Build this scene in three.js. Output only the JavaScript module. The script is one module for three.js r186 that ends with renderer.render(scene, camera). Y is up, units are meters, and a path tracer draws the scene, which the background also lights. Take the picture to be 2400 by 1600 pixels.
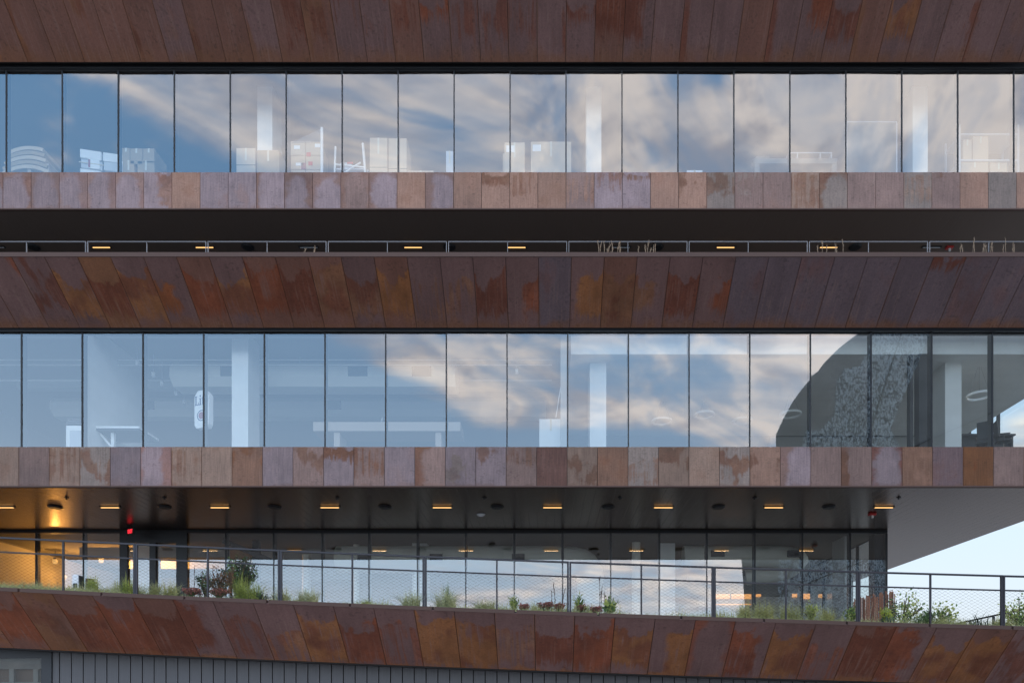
import * as THREE from 'three';
import { mergeGeometries } from 'three/addons/utils/BufferGeometryUtils.js';
import { RoundedBoxGeometry } from 'three/addons/geometries/RoundedBoxGeometry.js';
import { FontLoader } from 'three/addons/loaders/FontLoader.js';
import { TextGeometry } from 'three/addons/geometries/TextGeometry.js';
import { RectAreaLightUniformsLib } from 'three/addons/lights/RectAreaLightUniformsLib.js';
RectAreaLightUniformsLib.init();

// ---------------------------------------------------------------- camera (a level shift-lens view)
const EYE = 1.7, F = 1700, CX = 1280, CY = 1622;
const scene = new THREE.Scene();
const camera = new THREE.PerspectiveCamera(2 * Math.atan(CY / F) * 180 / Math.PI, 2560 / 3244, 0.1, 3000);
camera.position.set(0, EYE, 0);
camera.setViewOffset(2560, 3244, 0, 0, 2400, 1600);
const renderer = new THREE.WebGLRenderer({ antialias: true });
renderer.toneMapping = THREE.LinearToneMapping;
renderer.toneMappingExposure = 1.3;
renderer.shadowMap.enabled = true;

// ---------------------------------------------------------------- noise
function rng(seed) { let a = seed >>> 0; return () => { a = (a + 0x6D2B79F5) | 0; let t = Math.imul(a ^ (a >>> 15), 1 | a); t = (t + Math.imul(t ^ (t >>> 7), 61 | t)) ^ t; return ((t ^ (t >>> 14)) >>> 0) / 4294967296; }; }
const PERM = new Float32Array(65536); { const r = rng(77); for (let i = 0; i < 65536; i++) PERM[i] = r(); }
const hash2 = (x, y) => PERM[((x & 255) | ((y & 255) << 8))];
function noise(x, y) {
  const xi = Math.floor(x), yi = Math.floor(y); let fx = x - xi, fy = y - yi;
  fx = fx * fx * (3 - 2 * fx); fy = fy * fy * (3 - 2 * fy);
  const a = hash2(xi, yi), b = hash2(xi + 1, yi), c = hash2(xi, yi + 1), d = hash2(xi + 1, yi + 1);
  return a + (b - a) * fx + (c - a) * fy + (a - b - c + d) * fx * fy;
}
function fbm(x, y, n = 4, gain = .52) { let s = 0, w = 0.5, t = 0; for (let i = 0; i < n; i++) { s += w * noise(x, y); t += w; w *= gain; const nx = x * 1.62 - y * 1.21 + 17.3; y = x * 1.21 + y * 1.62 + 5.1; x = nx; } return s / t; }
const clamp = (x, a = 0, b = 1) => x < a ? a : x > b ? b : x;
const ss = (a, b, x) => { const t = clamp((x - a) / (b - a)); return t * t * (3 - 2 * t); };
const mix = (a, b, t) => a + (b - a) * t;

// ---------------------------------------------------------------- sky: clear blue evening air with drifting cirrus and cumulus
// blobs of more or less cloud: [across, up, width, height, turn in degrees, amount], as tangents of the view angle towards +z
const BLOBS = [
  [-.78, .80, .12, .14, 0, -.50], [-.53, .79, .17, .026, -33, .22], [-.40, .80, .15, .026, -30, .20], [-.06, .80, .40, .11, 0, .20], [-.50, .725, .13, .03, -25, -.38],
  [-.13, .745, .07, .035, -25, -.26], [.19, .80, .045, .05, -40, -.30], [.12, .765, .055, .04, 0, .26], [.56, .79, .30, .13, 0, .42], [.30, .75, .07, .04, 0, .3],
  [-.62, .41, .32, .14, 0, -.75], [-.25, .482, .11, .024, -8, .26], [-.19, .455, .09, .026, -28, .20], [-.11, .41, .08, .022, -30, .28], [-.02, .388, .07, .020, -20, .28], [.07, .378, .12, .018, 0, .26],
  [-.03, .455, .18, .04, 0, .12], [-.22, .36, .12, .035, -30, -.6], [.02, .342, .14, .012, 0, -.5], [.20, .43, .10, .04, 0, -.12], [.38, .472, .12, .032, 12, .40], [.30, .42, .10, .05, 0, .10], [.27, .358, .10, .02, 0, .24],
  [-.45, .14, .30, .05, 0, -.5], [-.09, .125, .07, .010, 4, .42], [.03, .153, .09, .008, 14, .34], [.11, .172, .05, .007, 0, .36], [.21, .163, .08, .010, 12, .40], [.22, .128, .11, .010, 6, .34],
];
const FRONT = [[.66, .34, .07, .03, 28, .34], [.58, .41, .08, .03, 20, -.5], [.45, .15, .5, .09, 0, -.35]];
function lumps(list, u, v) {
  let s = 0;
  for (const [cu, cv, ru, rv, deg, amp] of list) {
    const c = Math.cos(deg * Math.PI / 180), n = Math.sin(deg * Math.PI / 180), x = ((u - cu) * c + (v - cv) * n) / ru, y = (-(u - cu) * n + (v - cv) * c) / rv, q = x * x + y * y;
    if (q < 8) s += amp * Math.exp(-q * 0.7);
  }
  return s;
}
function skyColor(x, y, z, out) {
  const h = Math.max(y, 0), t = Math.pow(h, 0.62);
  let r = mix(0.78, 0.25, clamp(t * 1.35)), g = mix(0.96, 0.62, clamp(t * 1.3)), b = mix(1.18, 1.20, clamp(t * 1.25));
  const far = ss(-.5, .5, z), haze = Math.exp(-h * mix(2.6, 5.3, far)) * mix(.92, .8, far), hz = mix(.62, 2.9, far);
  r = mix(r, mix(1.02, .80, far) * hz, haze); g = mix(g, mix(1.05, .98, far) * hz, haze); b = mix(b, mix(1.0, 1.14, far) * hz, haze);
  if (y > 0.004) {
    const k = 1 / (h + 0.16); let qx = x * k * 1.7, qy = z * k * 1.7;
    let f = 0, steer = 0.05;
    const az = Math.abs(z) + 0.02, u = x / az, v = y / az;
    if (Math.abs(u) < 1.4 && v < 1.3) steer += (z > 0 ? .82 : 1) * lumps(z > 0 ? BLOBS : FRONT, u, v) * (1 - ss(1.0, 1.4, Math.abs(u))) * ss(0.02, 0.12, Math.abs(z));
    const wx = fbm(qx * 1.1 + 3, qy * 1.1, 3) - .5, wy = fbm(qx * 1.1, qy * 1.1 + 9, 3) - .5;
    const al = qx * .72 + qy * .70 + wx * .5, ac = qx * .70 - qy * .72 + wy * .5;
    f = fbm(qx * 2.4 + wx * 2.4 + 40, qy * 3.2 + wy * 2.4 + 20, 8, .60) * 0.46;
    f += fbm(al * 2.6 + wx * 3 + 9, ac * 9.5 + wy * 3.5, 6, .60) * 0.30 + fbm(qx * 8 + wx * 6, qy * 13 + wy * 6, 6, .60) * 0.24;
    const high = ss(.38, .60, h); f += high * ((fbm(qx * 8.5 + wx * 9 + 3, qy * 10 + wy * 9, 6, .62) - .5) * .42 + (fbm(al * 7 + wx * 7, ac * 17 + wy * 8 + 2, 5, .6) - .5) * .20);
    const thick = fbm(al * 3.4 + wx * 4 + 31, ac * 7.5 + wy * 4 + 12, 7, .62);
    const dens = ss(0.38, 0.76, f + steer) * clamp(.56 + 1.7 * (thick - .42) + steer * .5, .16, 1);
    const lit = ss(0.34, 0.68, high * .35 * (fbm(qx * 14 + wx * 12, qy * 16 + 8, 5, .6) - .5) + fbm(qx * 5.2 + wx * 4 + 5, qy * 7.6 + wy * 4 + 60, 6) * .65 + thick * .35 + 0.22 * steer), back = mix(.52, 1, ss(-.7, .3, z));
    const low = back * (1 + .55 * haze * far), cr = mix(1.00, 1.98, lit) * low, cg = mix(0.98, 1.80, lit) * low, cb = mix(1.10, 1.70, lit) * low, a = dens * 0.95 * ss(0.0, 0.05, y);
    r = mix(r, cr, a); g = mix(g, cg, a); b = mix(b, cb, a);
  }
  out[0] = r; out[1] = g; out[2] = b;
}
{
  const W = 4096, H = 2048, data = new Float32Array(W * H * 4), c = [0, 0, 0];
  for (let j = 0; j < H; j++) {
    const el = ((j + .5) / H - .5) * Math.PI, y = Math.sin(el), q = Math.cos(el);
    const step = el < 0 ? W : el > 1.2 ? 4 : 1;
    for (let i = 0; i < W; i += step) {
      const a = ((i + .5) / W - .5) * 2 * Math.PI;
      if (el < 0) { c[0] = .5; c[1] = .5; c[2] = .5; } else skyColor(Math.cos(a) * q, y, Math.sin(a) * q, c);
      for (let k = 0; k < step; k++) { const o = (j * W + i + k) * 4; data[o] = c[0]; data[o + 1] = c[1]; data[o + 2] = c[2]; data[o + 3] = 1; }
    }
  }
  const t = new THREE.DataTexture(data, W, H, THREE.RGBAFormat, THREE.FloatType);
  t.mapping = THREE.EquirectangularReflectionMapping; t.magFilter = THREE.LinearFilter; t.minFilter = THREE.LinearFilter; t.needsUpdate = true;
  scene.background = t; scene.environment = t;
}
// low soft evening sun, off to the right and a little behind the building: the front stands in open shade
const sun = new THREE.DirectionalLight(new THREE.Color(1, .84, .68), 1.2);
sun.position.set(95, 34, -30); sun.target.position.set(0, 8, -20); sun.castShadow = true; sun.shadow.radius = 20;
Object.assign(sun.shadow.camera, { left: -70, right: 70, top: 60, bottom: -60, near: 1, far: 260 }); sun.shadow.mapSize.set(2048, 2048);
scene.add(sun, sun.target);

// ---------------------------------------------------------------- helpers
const V = (x, y, z) => new THREE.Vector3(x, y, z);
const X = (px, Z) => (px - CX) * Z / F, Y = (py, Z) => EYE + (CY - py) * Z / F;      // measured on the photograph at a known distance Z from the lens
const used = new Map();
function numbered(n) { const k = used.get(n) ?? 0; used.set(n, k + 1); return k ? `${n}_${String(k).padStart(3, '0')}` : n; }
function shadows(o) { o.castShadow = o.receiveShadow = true; return o; }
function mat(r, g, b, rough = .8, extra = {}) { return new THREE.MeshStandardMaterial({ color: new THREE.Color().setRGB(r, g, b), roughness: rough, metalness: 0, ...extra }); }
function tag(o, label, category, group, kind) { Object.assign(o.userData, { label, category }); if (group) o.userData.group = group; if (kind) o.userData.kind = kind; return o; }
function thing(name, label, category, pos = [0, 0, 0], turn = 0, group) { const o = new THREE.Group(); o.name = numbered(name); o.position.set(...pos); o.rotation.y = turn; scene.add(o); return tag(o, label, category, group); }
function part(parent, name, geo, m, label) { const o = shadows(new THREE.Mesh(Array.isArray(geo) ? merged(geo) : geo, m)); o.name = parent === scene ? numbered(name) : name; if (label) o.userData.label = label; parent.add(o); return o; }
function merged(list) { const l = list.map((g) => { const n = g.index ? g.toNonIndexed() : g; for (const k of Object.keys(n.attributes)) if (!['position', 'normal', 'uv'].includes(k)) n.deleteAttribute(k); return n; }); return mergeGeometries(l); }
// a box from its limits
function bx(x0, x1, y0, y1, z0, z1) { const g = new THREE.BoxGeometry(Math.abs(x1 - x0), Math.abs(y1 - y0), Math.abs(z1 - z0)); g.translate((x0 + x1) / 2, (y0 + y1) / 2, (z0 + z1) / 2); const p = g.attributes.position, n = g.attributes.normal, u = g.attributes.uv; for (let i = 0; i < p.count; i++) { if (Math.abs(n.getX(i)) > .5) u.setXY(i, p.getZ(i), p.getY(i)); else if (Math.abs(n.getY(i)) > .5) u.setXY(i, p.getX(i), p.getZ(i)); else u.setXY(i, p.getX(i), p.getY(i)); } return g; }
function rbx(w, h, d, r, x = 0, y = 0, z = 0) { const g = new RoundedBoxGeometry(w, h, d, 1, r); g.translate(x, y, z); return g; }
// a straight bar between two points
function bar(a, b, r, sides = 6) { const d = b.clone().sub(a), g = new THREE.CylinderGeometry(r, r, d.length(), sides, 1); g.applyQuaternion(new THREE.Quaternion().setFromUnitVectors(V(0, 1, 0), d.clone().normalize())); g.translate((a.x + b.x) / 2, (a.y + b.y) / 2, (a.z + b.z) / 2); return g; }
function flatBar(a, b, w, h) { const d = b.clone().sub(a), g = new THREE.BoxGeometry(d.length(), h, w); g.rotateZ(Math.atan2(d.y, Math.hypot(d.x, d.z))); g.rotateY(-Math.atan2(d.z, d.x)); g.translate((a.x + b.x) / 2, (a.y + b.y) / 2, (a.z + b.z) / 2); return g; }
// a slab with four free front corners (top left, top right, bottom right, bottom left); uv in a rectangle of a strip texture
function slab(tl, tr, br, bl, thick, [u0, u1, v0, v1]) {
  const n = V().crossVectors(bl.clone().sub(tl), tr.clone().sub(tl)).normalize(), k = n.clone().multiplyScalar(-thick), f = [tl, tr, br, bl], b = f.map((p) => p.clone().add(k));
  const uv = [[u0, v1], [u1, v1], [u1, v0], [u0, v0]], pos = [], tex = [];
  const tri = (...q) => q.forEach(([p, t]) => { pos.push(p.x, p.y, p.z); tex.push(...t); });
  const quad = (a, c, d, e, ta, tc, td, te) => { tri([a, ta], [e, te], [d, td]); tri([a, ta], [d, td], [c, tc]); };
  quad(f[0], f[1], f[2], f[3], ...uv); quad(b[1], b[0], b[3], b[2], uv[1], uv[0], uv[3], uv[2]);
  for (let i = 0; i < 4; i++) { const j = (i + 1) % 4; quad(b[i], b[j], f[j], f[i], uv[i], uv[j], uv[j], uv[i]); }
  const g = new THREE.BufferGeometry(); g.setAttribute('position', new THREE.Float32BufferAttribute(pos, 3)); g.setAttribute('uv', new THREE.Float32BufferAttribute(tex, 2)); g.computeVertexNormals(); return g;
}
function texture(w, h, paint, srgb = false) {
  const d = new Uint8Array(w * h * 4), c = [0, 0, 0];
  for (let j = 0; j < h; j++) for (let i = 0; i < w; i++) { paint((i + .5) / w, (j + .5) / h, c, i, j); const o = (j * w + i) * 4; for (let k = 0; k < 3; k++) { const x = clamp(c[k]); d[o + k] = 255 * (srgb ? (x <= .0031308 ? x * 12.92 : 1.055 * Math.pow(x, 1 / 2.4) - .055) : x); } d[o + 3] = 255; }
  const t = new THREE.DataTexture(d, w, h, THREE.RGBAFormat); t.colorSpace = srgb ? THREE.SRGBColorSpace : THREE.NoColorSpace; t.wrapS = t.wrapT = THREE.RepeatWrapping; t.magFilter = THREE.LinearFilter; t.minFilter = THREE.LinearMipmapLinearFilter; t.generateMipmaps = true; t.needsUpdate = true; return t;
}

// ---------------------------------------------------------------- weathering steel
// albedo of the steel's coats
const TONE = {
  u: [.150, .098, .104], g: [.172, .090, .080], m: [.190, .082, .058], l: [.305, .212, .208], k: [.285, .172, .140], t: [.34, .184, .126], n: [.215, .105, .064], w: [.315, .192, .136], s: [.270, .196, .160],
  o: [.285, .082, .024], r: [.225, .058, .024], d: [.155, .044, .023], b: [.205, .084, .042], a: [.29, .155, .11], e: [.30, .10, .04], v: [.185, .112, .108], y: [.265, .098, .034],
};
// One strip of panels. Each panel: coat + rust coat, where the rust lies (from - to, as shares of the height) and a habit:
//  p patch across the middle, L / R patch leaning to one side, d a pale dome with rust round its top and sides, s run-down streaks, q blotches, e rust along the left joint, 0 plain
function steelStrip(panels, h, seed, opt = {}) {
  const N = panels.length, W = 2048, rough = new Float32Array(W * h);
  const P = panels.map((s, i) => { const r = rng(seed * 1000 + i * 13 + 5); const [c, k, hab, f, t] = s; return { c: TONE[c], k: TONE[k], hab, f: +f, t: +t, o: r() * 50, r1: r(), r2: r(), r3: r(), v: 1 + (r() - .5) * (opt.vary ?? .16) }; });
  const map = texture(W, h, (u, v, c, i, j) => {
    const x = u * N, n = Math.min(N - 1, Math.floor(x)), a = x - n, b = 1 - v, p = P[n], ox = p.o + n * 3.7;
    const streak = fbm(a * 14 + ox, b * .9 + ox, 3), fine = noise(a * 52 + ox * 3, b * 4 + ox), jag = fbm(a * 3.0 + ox, b * 5.6 + 3 * ox, 5), grain = hash2(i * 7 + 3 * j, j * 13 + i) - .5, cloud = fbm(a * 1.6 + ox, b * 2.2 - ox, 4);
    const deep = (opt.brush ? .35 : .75) * ss(.46, .68, fbm(a * 1.5 + ox + 7, b * 2.9 + ox, 4)), edge = Math.min(a, 1 - a), lump = fbm(a * 2.2 + 2 * ox, b * 2.6 + ox, 3);
    let m = 0;
    const drip = (jag - .5) * .44 + (streak - .5) * .10 + (fine - .5) * .06 + (fbm(x * 1.1 + seed, b * 1.5, 3) - .5) * .30, pit = noise(a * 30 + ox, b * 62 + ox), fleck = ss(.72, .86, noise(a * 17 + 2 * ox, b * 36)) * ss(.45, .65, jag);
    const span = (f, t) => Math.min(ss(-.03, .045, b - f + drip), ss(-.07, .07, t - b + drip * .5 + (fine - .5) * .16 + (streak - .5) * .16));
    if (p.hab === 'p' || p.hab === 'L' || p.hab === 'R') {
      m = span(p.f - ss(.16, .0, edge) * .12, p.t);
      if (p.hab === 'L') m *= ss(.12, -.08, a - (.55 + .2 * p.r1) + drip);
      if (p.hab === 'R') m *= ss(-.08, .12, a - (.30 + .2 * p.r1) + drip);
      m *= 1 - ss(.58, .74, lump * .55 + streak * .30 + fine * .15) * .7;
    } else if (p.hab === 'd') {
      const arch = Math.hypot((a - .5 + (p.r1 - .5) * .34) / (.34 + .14 * p.r2), Math.max(0, p.f + .30 + .2 * p.r3 - b) / .44);
      m = ss(-.22, .26, arch - 1 + drip * 1.5 + (lump - .5) * .7) * (.55 + .45 * p.r2);
    } else if (p.hab === 's') {
      m = span(p.f, p.t) * ss(.42, .62, streak * .5 + jag * .3 + lump * .2 + (fine - .5) * .22) * .85;
    } else if (p.hab === 'q') {
      m = ss(.50, .62, fbm(a * 2.0 + ox, b * 1.9 + ox, 5) + (streak - .5) * .22 - Math.abs(b - (p.f + p.t) / 2) * .30 + .03) * .85;
    } else if (p.hab === 'e') {
      m = ss(.07, -.06, a - (.10 + .2 * b * p.r1) + drip * .6) * ss(p.f - .2, p.f + .2, b) * .9;
    } else m = ss(.52, .78, cloud + (streak - .5) * .2) * .4;
    m *= .88;
    // joints and the lower edge rust first
    const foot = ss(1 - (opt.foot ?? .12), 1.02, b + drip * .5) * (opt.footAmt ?? .75), seam = ss(.05, .0, edge + (jag - .5) * .07) * (opt.seam ?? .5) * ss(-.2, .9, b + (p.r2 - .5));
    const runs = ss(.56, .74, fine * .50 + streak * .28 + jag * .22) * (opt.brush ? .14 : .30) * ss(.12, .45, b + (lump - .5) * .6);
    for (let q = 0; q < 3; q++) {
      let base = p.c[q] * (1 + (cloud - .5) * .42 + (lump - .5) * .16 + (streak - .5) * .14 + (fine - .5) * (opt.brush ?? .06)), rust = mix(p.k[q], TONE.d[q], deep) * (1 + (jag - .5) * .6 + (lump - .5) * .4 + (streak - .5) * .14);
      let col = mix(base, rust, m); col = mix(col, TONE[opt.footTone ?? 'b'][q], Math.max(foot, seam) * (1 - m * .6)); col = mix(col, TONE.k[q] * .88, runs * (1 - m * .25));
      c[q] = col * (opt.gain ?? 1) * p.v * (1 + grain * .22 + (pit - .5) * .16 - fleck * .22);
    }
    rough[j * W + i] = mix(.56, .84, Math.max(m, foot * .8)) + (cloud - .5) * .2 + grain * .06;
  }, true);
  const rm = texture(W, h, (u, v, c, i, j) => { c[0] = c[1] = c[2] = rough[j * W + i]; });
  map.wrapS = map.wrapT = rm.wrapS = rm.wrapT = THREE.ClampToEdgeWrapping;
  return new THREE.MeshPhysicalMaterial({ map, roughnessMap: rm, roughness: 1, metalness: 0, specularIntensity: .55 });
}
const parse = (s) => s.trim().split(/\s+/).map((w) => [w[0], w[1], w[2], (w.slice(3).split('-')[0] || 0) / 100, (w.slice(3).split('-')[1] || 0) / 100]);

const TOP_BAND = parse(`myq30-60 myq30-60 mye40-95 mye40-95 myq40-60 mbq36-66 mdq38-62 mbe50-95 gb030-60 mbe60-95 mb030-60 gbe55-95 mdq40-70 mbq30-70
  gds30-60 gdq42-62 mds40-66 grp46-56 gds36-75 gdq40-66 gds32-68 gdq46-60 gdp44-62 mdp34-74 gdL32-78 gd030-60 gde36-80 gb030-60 mbq34-90 gde30-62 grR40-58 gdp42-76 mbe40-90 gyp44-78 gb030-60 gdq40-62 gde40-70 gb030-60 gd030-60 gb030-60`);
const UPPER_PARAPET = parse(`la000-00 lad20-90 lad10-90 lad08-90 lad02-90 lad12-90 lad06-90 laR00-99 tn000-00 la000-00 la000-00 lnd06-90 lnd18-90 lnd08-90 kad02-90 lnd10-90 tn000-00 lnd14-90 ta000-00 tnp00-34 tns00-60
  tn000-00 kts10-80 lns00-40 lnp00-18 ta000-00 tnq00-60 snq10-60 kss00-60 ka000-00 wns10-99 snd04-80 ks000-00 ks000-00 sws10-80 knq20-80 ta000-00 sw000-00 tnq00-99 ta000-00`);
const MID_BAND = parse(`gy000-00 grq30-70 gbq30-70 grs30-80 gdq20-70 grq40-80 gdq40-80 gyp32-84 bdp28-80 gyp24-86 goL38-76 mrp28-80 gyp34-80 mrp20-82 mdp18-80 mbp12-84 gbp28-82 myp28-80 gbs30-80 gbs34-82 gdp32-80 grR30-82 ud000-00 gyR30-80 mbp32-92
  gbL34-66 gdp30-80 grR32-82 ud000-00 uv000-00 ud000-00 uv000-00 ud000-00 uv000-00 udp00-16 ud000-00 uv000-00 ud000-00 ud000-00 uv000-00 ud000-00`);
const MID_PARAPET = parse(`kn000-00 sn000-00 wn000-00 wn000-00 knq10-60 wns00-90 snq30-70 lk000-00 led00-90 wns10-90 wn000-00 nbq00-40 lk000-00 knq00-40 lbp00-32 kbs00-70 lk000-00 kbd06-90 lsq60-99 lnq00-20 kns00-40
  mk000-00 wnq00-80 nb000-00 sns40-90 wnq10-70 wn000-00 sbq00-70 tnq10-50 lnd02-90 ks000-00 kbe00-80 lrd-8-90 nt000-00 vm000-00 yoq00-99 ks000-00 nkq40-90 nt000-00 kn000-00`);
const LOW_BAND = parse(`mrp10-90 myp10-90 mrp20-90 bmq10-60 mrp30-96 grp16-99 mdp22-99 gdL14-80 gds30-90 gys44-99 gyp26-99 grp28-99 grs30-99 gyp14-99 gyp20-99 gbs24-90 gdp34-88 grp20-99 gyp24-88 gyR26-99 grd02-90 grL20-99 gyp24-99 grs42-99
  mdp14-84 grL10-99 gyp30-96 myp18-99 gdq20-90 mbq30-99 gyp24-90 gbq30-90`);
function fit(list, n, left) { list.unshift(...list.slice(4, 4 + left).map((p) => [...p])); list.length = n; }
fit(TOP_BAND, 43, 3); fit(UPPER_PARAPET, 43, 3); fit(MID_BAND, 43, 2); fit(MID_PARAPET, 43, 3); fit(LOW_BAND, 37, 5);
const steel = {
  top: steelStrip(TOP_BAND.map((p) => p ?? ['g', 'b', '0', 0, 0]), 160, 1, { foot: .20, footAmt: .75, seam: .6, gain: .88 }),
  upper: steelStrip(UPPER_PARAPET.map((p) => p ?? ['t', 'n', '0', 0, 0]), 128, 2, { foot: .06, footAmt: .35, footTone: 'a', seam: .35, brush: .30, vary: .26 }),
  mid: steelStrip(MID_BAND.map((p) => p ?? ['g', 'd', '0', 0, 0]), 160, 3, { foot: .17, footAmt: .85, seam: .5, gain: .95 }),
  lower: steelStrip(MID_PARAPET.map((p) => p ?? ['k', 'n', '0', 0, 0]), 128, 4, { foot: .05, footAmt: .3, footTone: 'n', seam: .3, brush: .34, gain: .82, vary: .46 }),
  ramp: steelStrip(LOW_BAND.map((p) => p ?? ['g', 'y', '0', 0, 0]), 192, 5, { foot: .06, footAmt: .8, footTone: 'y', seam: .45 }),
};

// ---------------------------------------------------------------- other materials
const speck = (amp, sx, sy, seed) => texture(256, 256, (u, v, c) => { const f = 1 + amp * (fbm(u * sx + seed, v * sy, 4) - .5) + amp * .3 * (noise(u * 128, v * 128 + seed) - .5); c[0] = c[1] = c[2] = f * .8; }, true);
const concreteTex = speck(.5, 5, 5, 3), plasterTex = speck(.10, 4, 4, 9), boardTex = speck(.28, 26, 3, 21), paveTex = speck(.5, 7, 7, 31);
const soffitBump = texture(256, 256, (u, v, c) => { const k = (u * 4) % 1; c[0] = c[1] = c[2] = (k < .05 || k > .95 ? .2 : .8) + .1 * (fbm(u * 20, v * 2, 3) - .5); });
const M = {
  black: mat(.014, .014, .016, .45), dark: mat(.035, .034, .038, .5), joint: mat(.02, .014, .012, .9), capSteel: mat(.105, .058, .044, .8),
  soffit: new THREE.MeshStandardMaterial({ color: new THREE.Color().setRGB(.145, .086, .056), roughness: .27, metalness: 1, bumpMap: soffitBump, bumpScale: .004 }), soffitUp: mat(.15, .104, .080, .7, { bumpMap: soffitBump, bumpScale: .004 }),
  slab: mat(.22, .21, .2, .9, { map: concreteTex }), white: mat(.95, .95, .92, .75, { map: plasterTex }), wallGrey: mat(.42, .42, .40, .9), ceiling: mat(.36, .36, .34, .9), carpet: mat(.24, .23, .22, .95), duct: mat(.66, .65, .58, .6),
  board: mat(.150, .138, .142, .55, { map: boardTex }), rail: mat(.030, .025, .030, .5), railPale: mat(.30, .28, .28, .4), wire: mat(.03, .028, .03, .6),
  glass: new THREE.MeshPhysicalMaterial({ color: new THREE.Color().setRGB(.96, .99, .98), transmission: 1, thickness: 0, roughness: 0, ior: 2.75, metalness: 0 }),
  clear: new THREE.MeshPhysicalMaterial({ color: new THREE.Color().setRGB(.90, .95, .93), transmission: 1, thickness: 0, roughness: 0, ior: 1.6 }),
  plainGlass: new THREE.MeshPhysicalMaterial({ color: new THREE.Color().setRGB(.8, .8, .78), transmission: 1, thickness: 0, roughness: 0, ior: 1.3 }),
  card: mat(.48, .36, .24, .9, { map: plasterTex }), cardPale: mat(.56, .44, .32, .9), wrap: mat(.55, .57, .60, .35), whitePlain: mat(.84, .84, .83, .5), red: mat(.55, .04, .035, .5), maroon: mat(.28, .06, .08, .6), tape: mat(.62, .56, .45, .4),
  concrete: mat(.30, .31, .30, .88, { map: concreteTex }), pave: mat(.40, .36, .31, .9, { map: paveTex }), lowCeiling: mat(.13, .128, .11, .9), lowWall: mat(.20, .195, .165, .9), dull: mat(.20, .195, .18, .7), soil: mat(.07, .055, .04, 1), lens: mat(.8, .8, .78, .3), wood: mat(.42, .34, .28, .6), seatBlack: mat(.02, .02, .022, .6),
};
const glow = (r, g, b, k) => new THREE.MeshStandardMaterial({ color: 0x222222, emissive: new THREE.Color().setRGB(r, g, b), emissiveIntensity: k, roughness: .6 });
M.lampGlow = glow(1, .56, .20, 1.35); M.lampOff = mat(.62, .62, .62, .5); M.exitRed = glow(1, .03, .05, 1.3); M.coveGlow = glow(1, .44, .13, .75); M.warmGlow = glow(1, .52, .16, .8);

// ---------------------------------------------------------------- ground
{
  const g = new THREE.PlaneGeometry(900, 900); g.rotateX(-Math.PI / 2); const u = g.attributes.uv; for (let i = 0; i < u.count; i++) u.setXY(i, u.getX(i) * 220, u.getY(i) * 220);
  const o = part(scene, 'ground', g, M.pave); o.userData.kind = 'structure'; o.userData.label = 'pale paved plaza in front of the building';
}

// ---------------------------------------------------------------- the building
const B = thing('office_building', 'rust clad office building with stacked overhanging floors and long bands of mirror glass', 'building');
const ZUP = 23.16, ZUG = 23.31, ZMP = 21.41, ZMG = 21.50, ZLG = 27.25, XR = 16.95, XL = -21.85;      // planes: parapets (P) and glass (G) of the upper, middle and lower floors
const hUS = 15.42 + EYE, hMS = 6.07 + EYE;                                                          // undersides of the upper and middle overhangs
function fascia(name, label, x0, step, n, top, bot, m, seed) {                                      // top(x), bot(x) -> point on the face
  const r = rng(seed), back = [], zin = V(0, 0, -.05), last = x0 + n * step;
  for (let i = 0; i < n; i++) { const a = x0 + i * step, b = a + step; back.push(slab(top(a).add(zin), top(b).add(zin), bot(b).add(zin), bot(a).add(zin), .06, [0, 1, 0, 1])); }
  const f = part(B, name, back, M.joint, label), gap = .007;
  for (let i = 0; i < n; i++) {
    const a = x0 + i * step + gap, b = x0 + (i + 1) * step - gap, jit = () => V(0, 0, (r() - .5) * .008);
    part(f, 'steel_panel', slab(top(a).add(jit()), top(b).add(jit()), bot(b).add(jit()), bot(a).add(jit()), .03, [(i + .01) / n, (i + .99) / n, 0, 1]), m);
  }
  return f;
}
const sloped = (zt, ht, zb, hb) => [(x) => V(x, ht + EYE, -zt), (x) => V(x, hb + EYE, -zb)];
fascia('sloping_fascia', 'sloping dark rust panels above the upper windows', -21.91, .9012, 43, ...sloped(21.35, 21.70, 23.08, 20.05), steel.top, 11);
fascia('parapet', 'upright pale rust panels below the upper windows', -21.86, .8998, 43, ...sloped(ZUP, 16.60, ZUP, 15.44), steel.upper, 12);
fascia('sloping_fascia', 'sloping rust panels above the middle windows', -21.81, .9001, 43, ...sloped(19.80, 11.88, 21.31, 10.71), steel.mid, 13);
fascia('parapet', 'upright rust panels below the middle windows', -21.88, .9, 43, ...sloped(ZMP, 7.24, ZMP, 6.09), steel.lower, 14);
const rampTop = (x) => { const px = CX + x * F / 16.2; return EYE + (CY - (1382 + .04967 * px - 4.9e-6 * px * px)) * 16.2 / F; };
const rampBot = (x) => { const px = CX + x * F / 17.5; return EYE + (CY - (1517 + .0488 * px - 4.79e-6 * px * px)) * 17.5 / F; };
fascia('sloping_fascia', 'sloping rust panels below the planted terrace', -19.15, .8996, 37, (x) => V(x, rampTop(x) - .03, -16.2), (x) => V(x, rampBot(x), -17.5), steel.ramp, 15);
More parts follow.
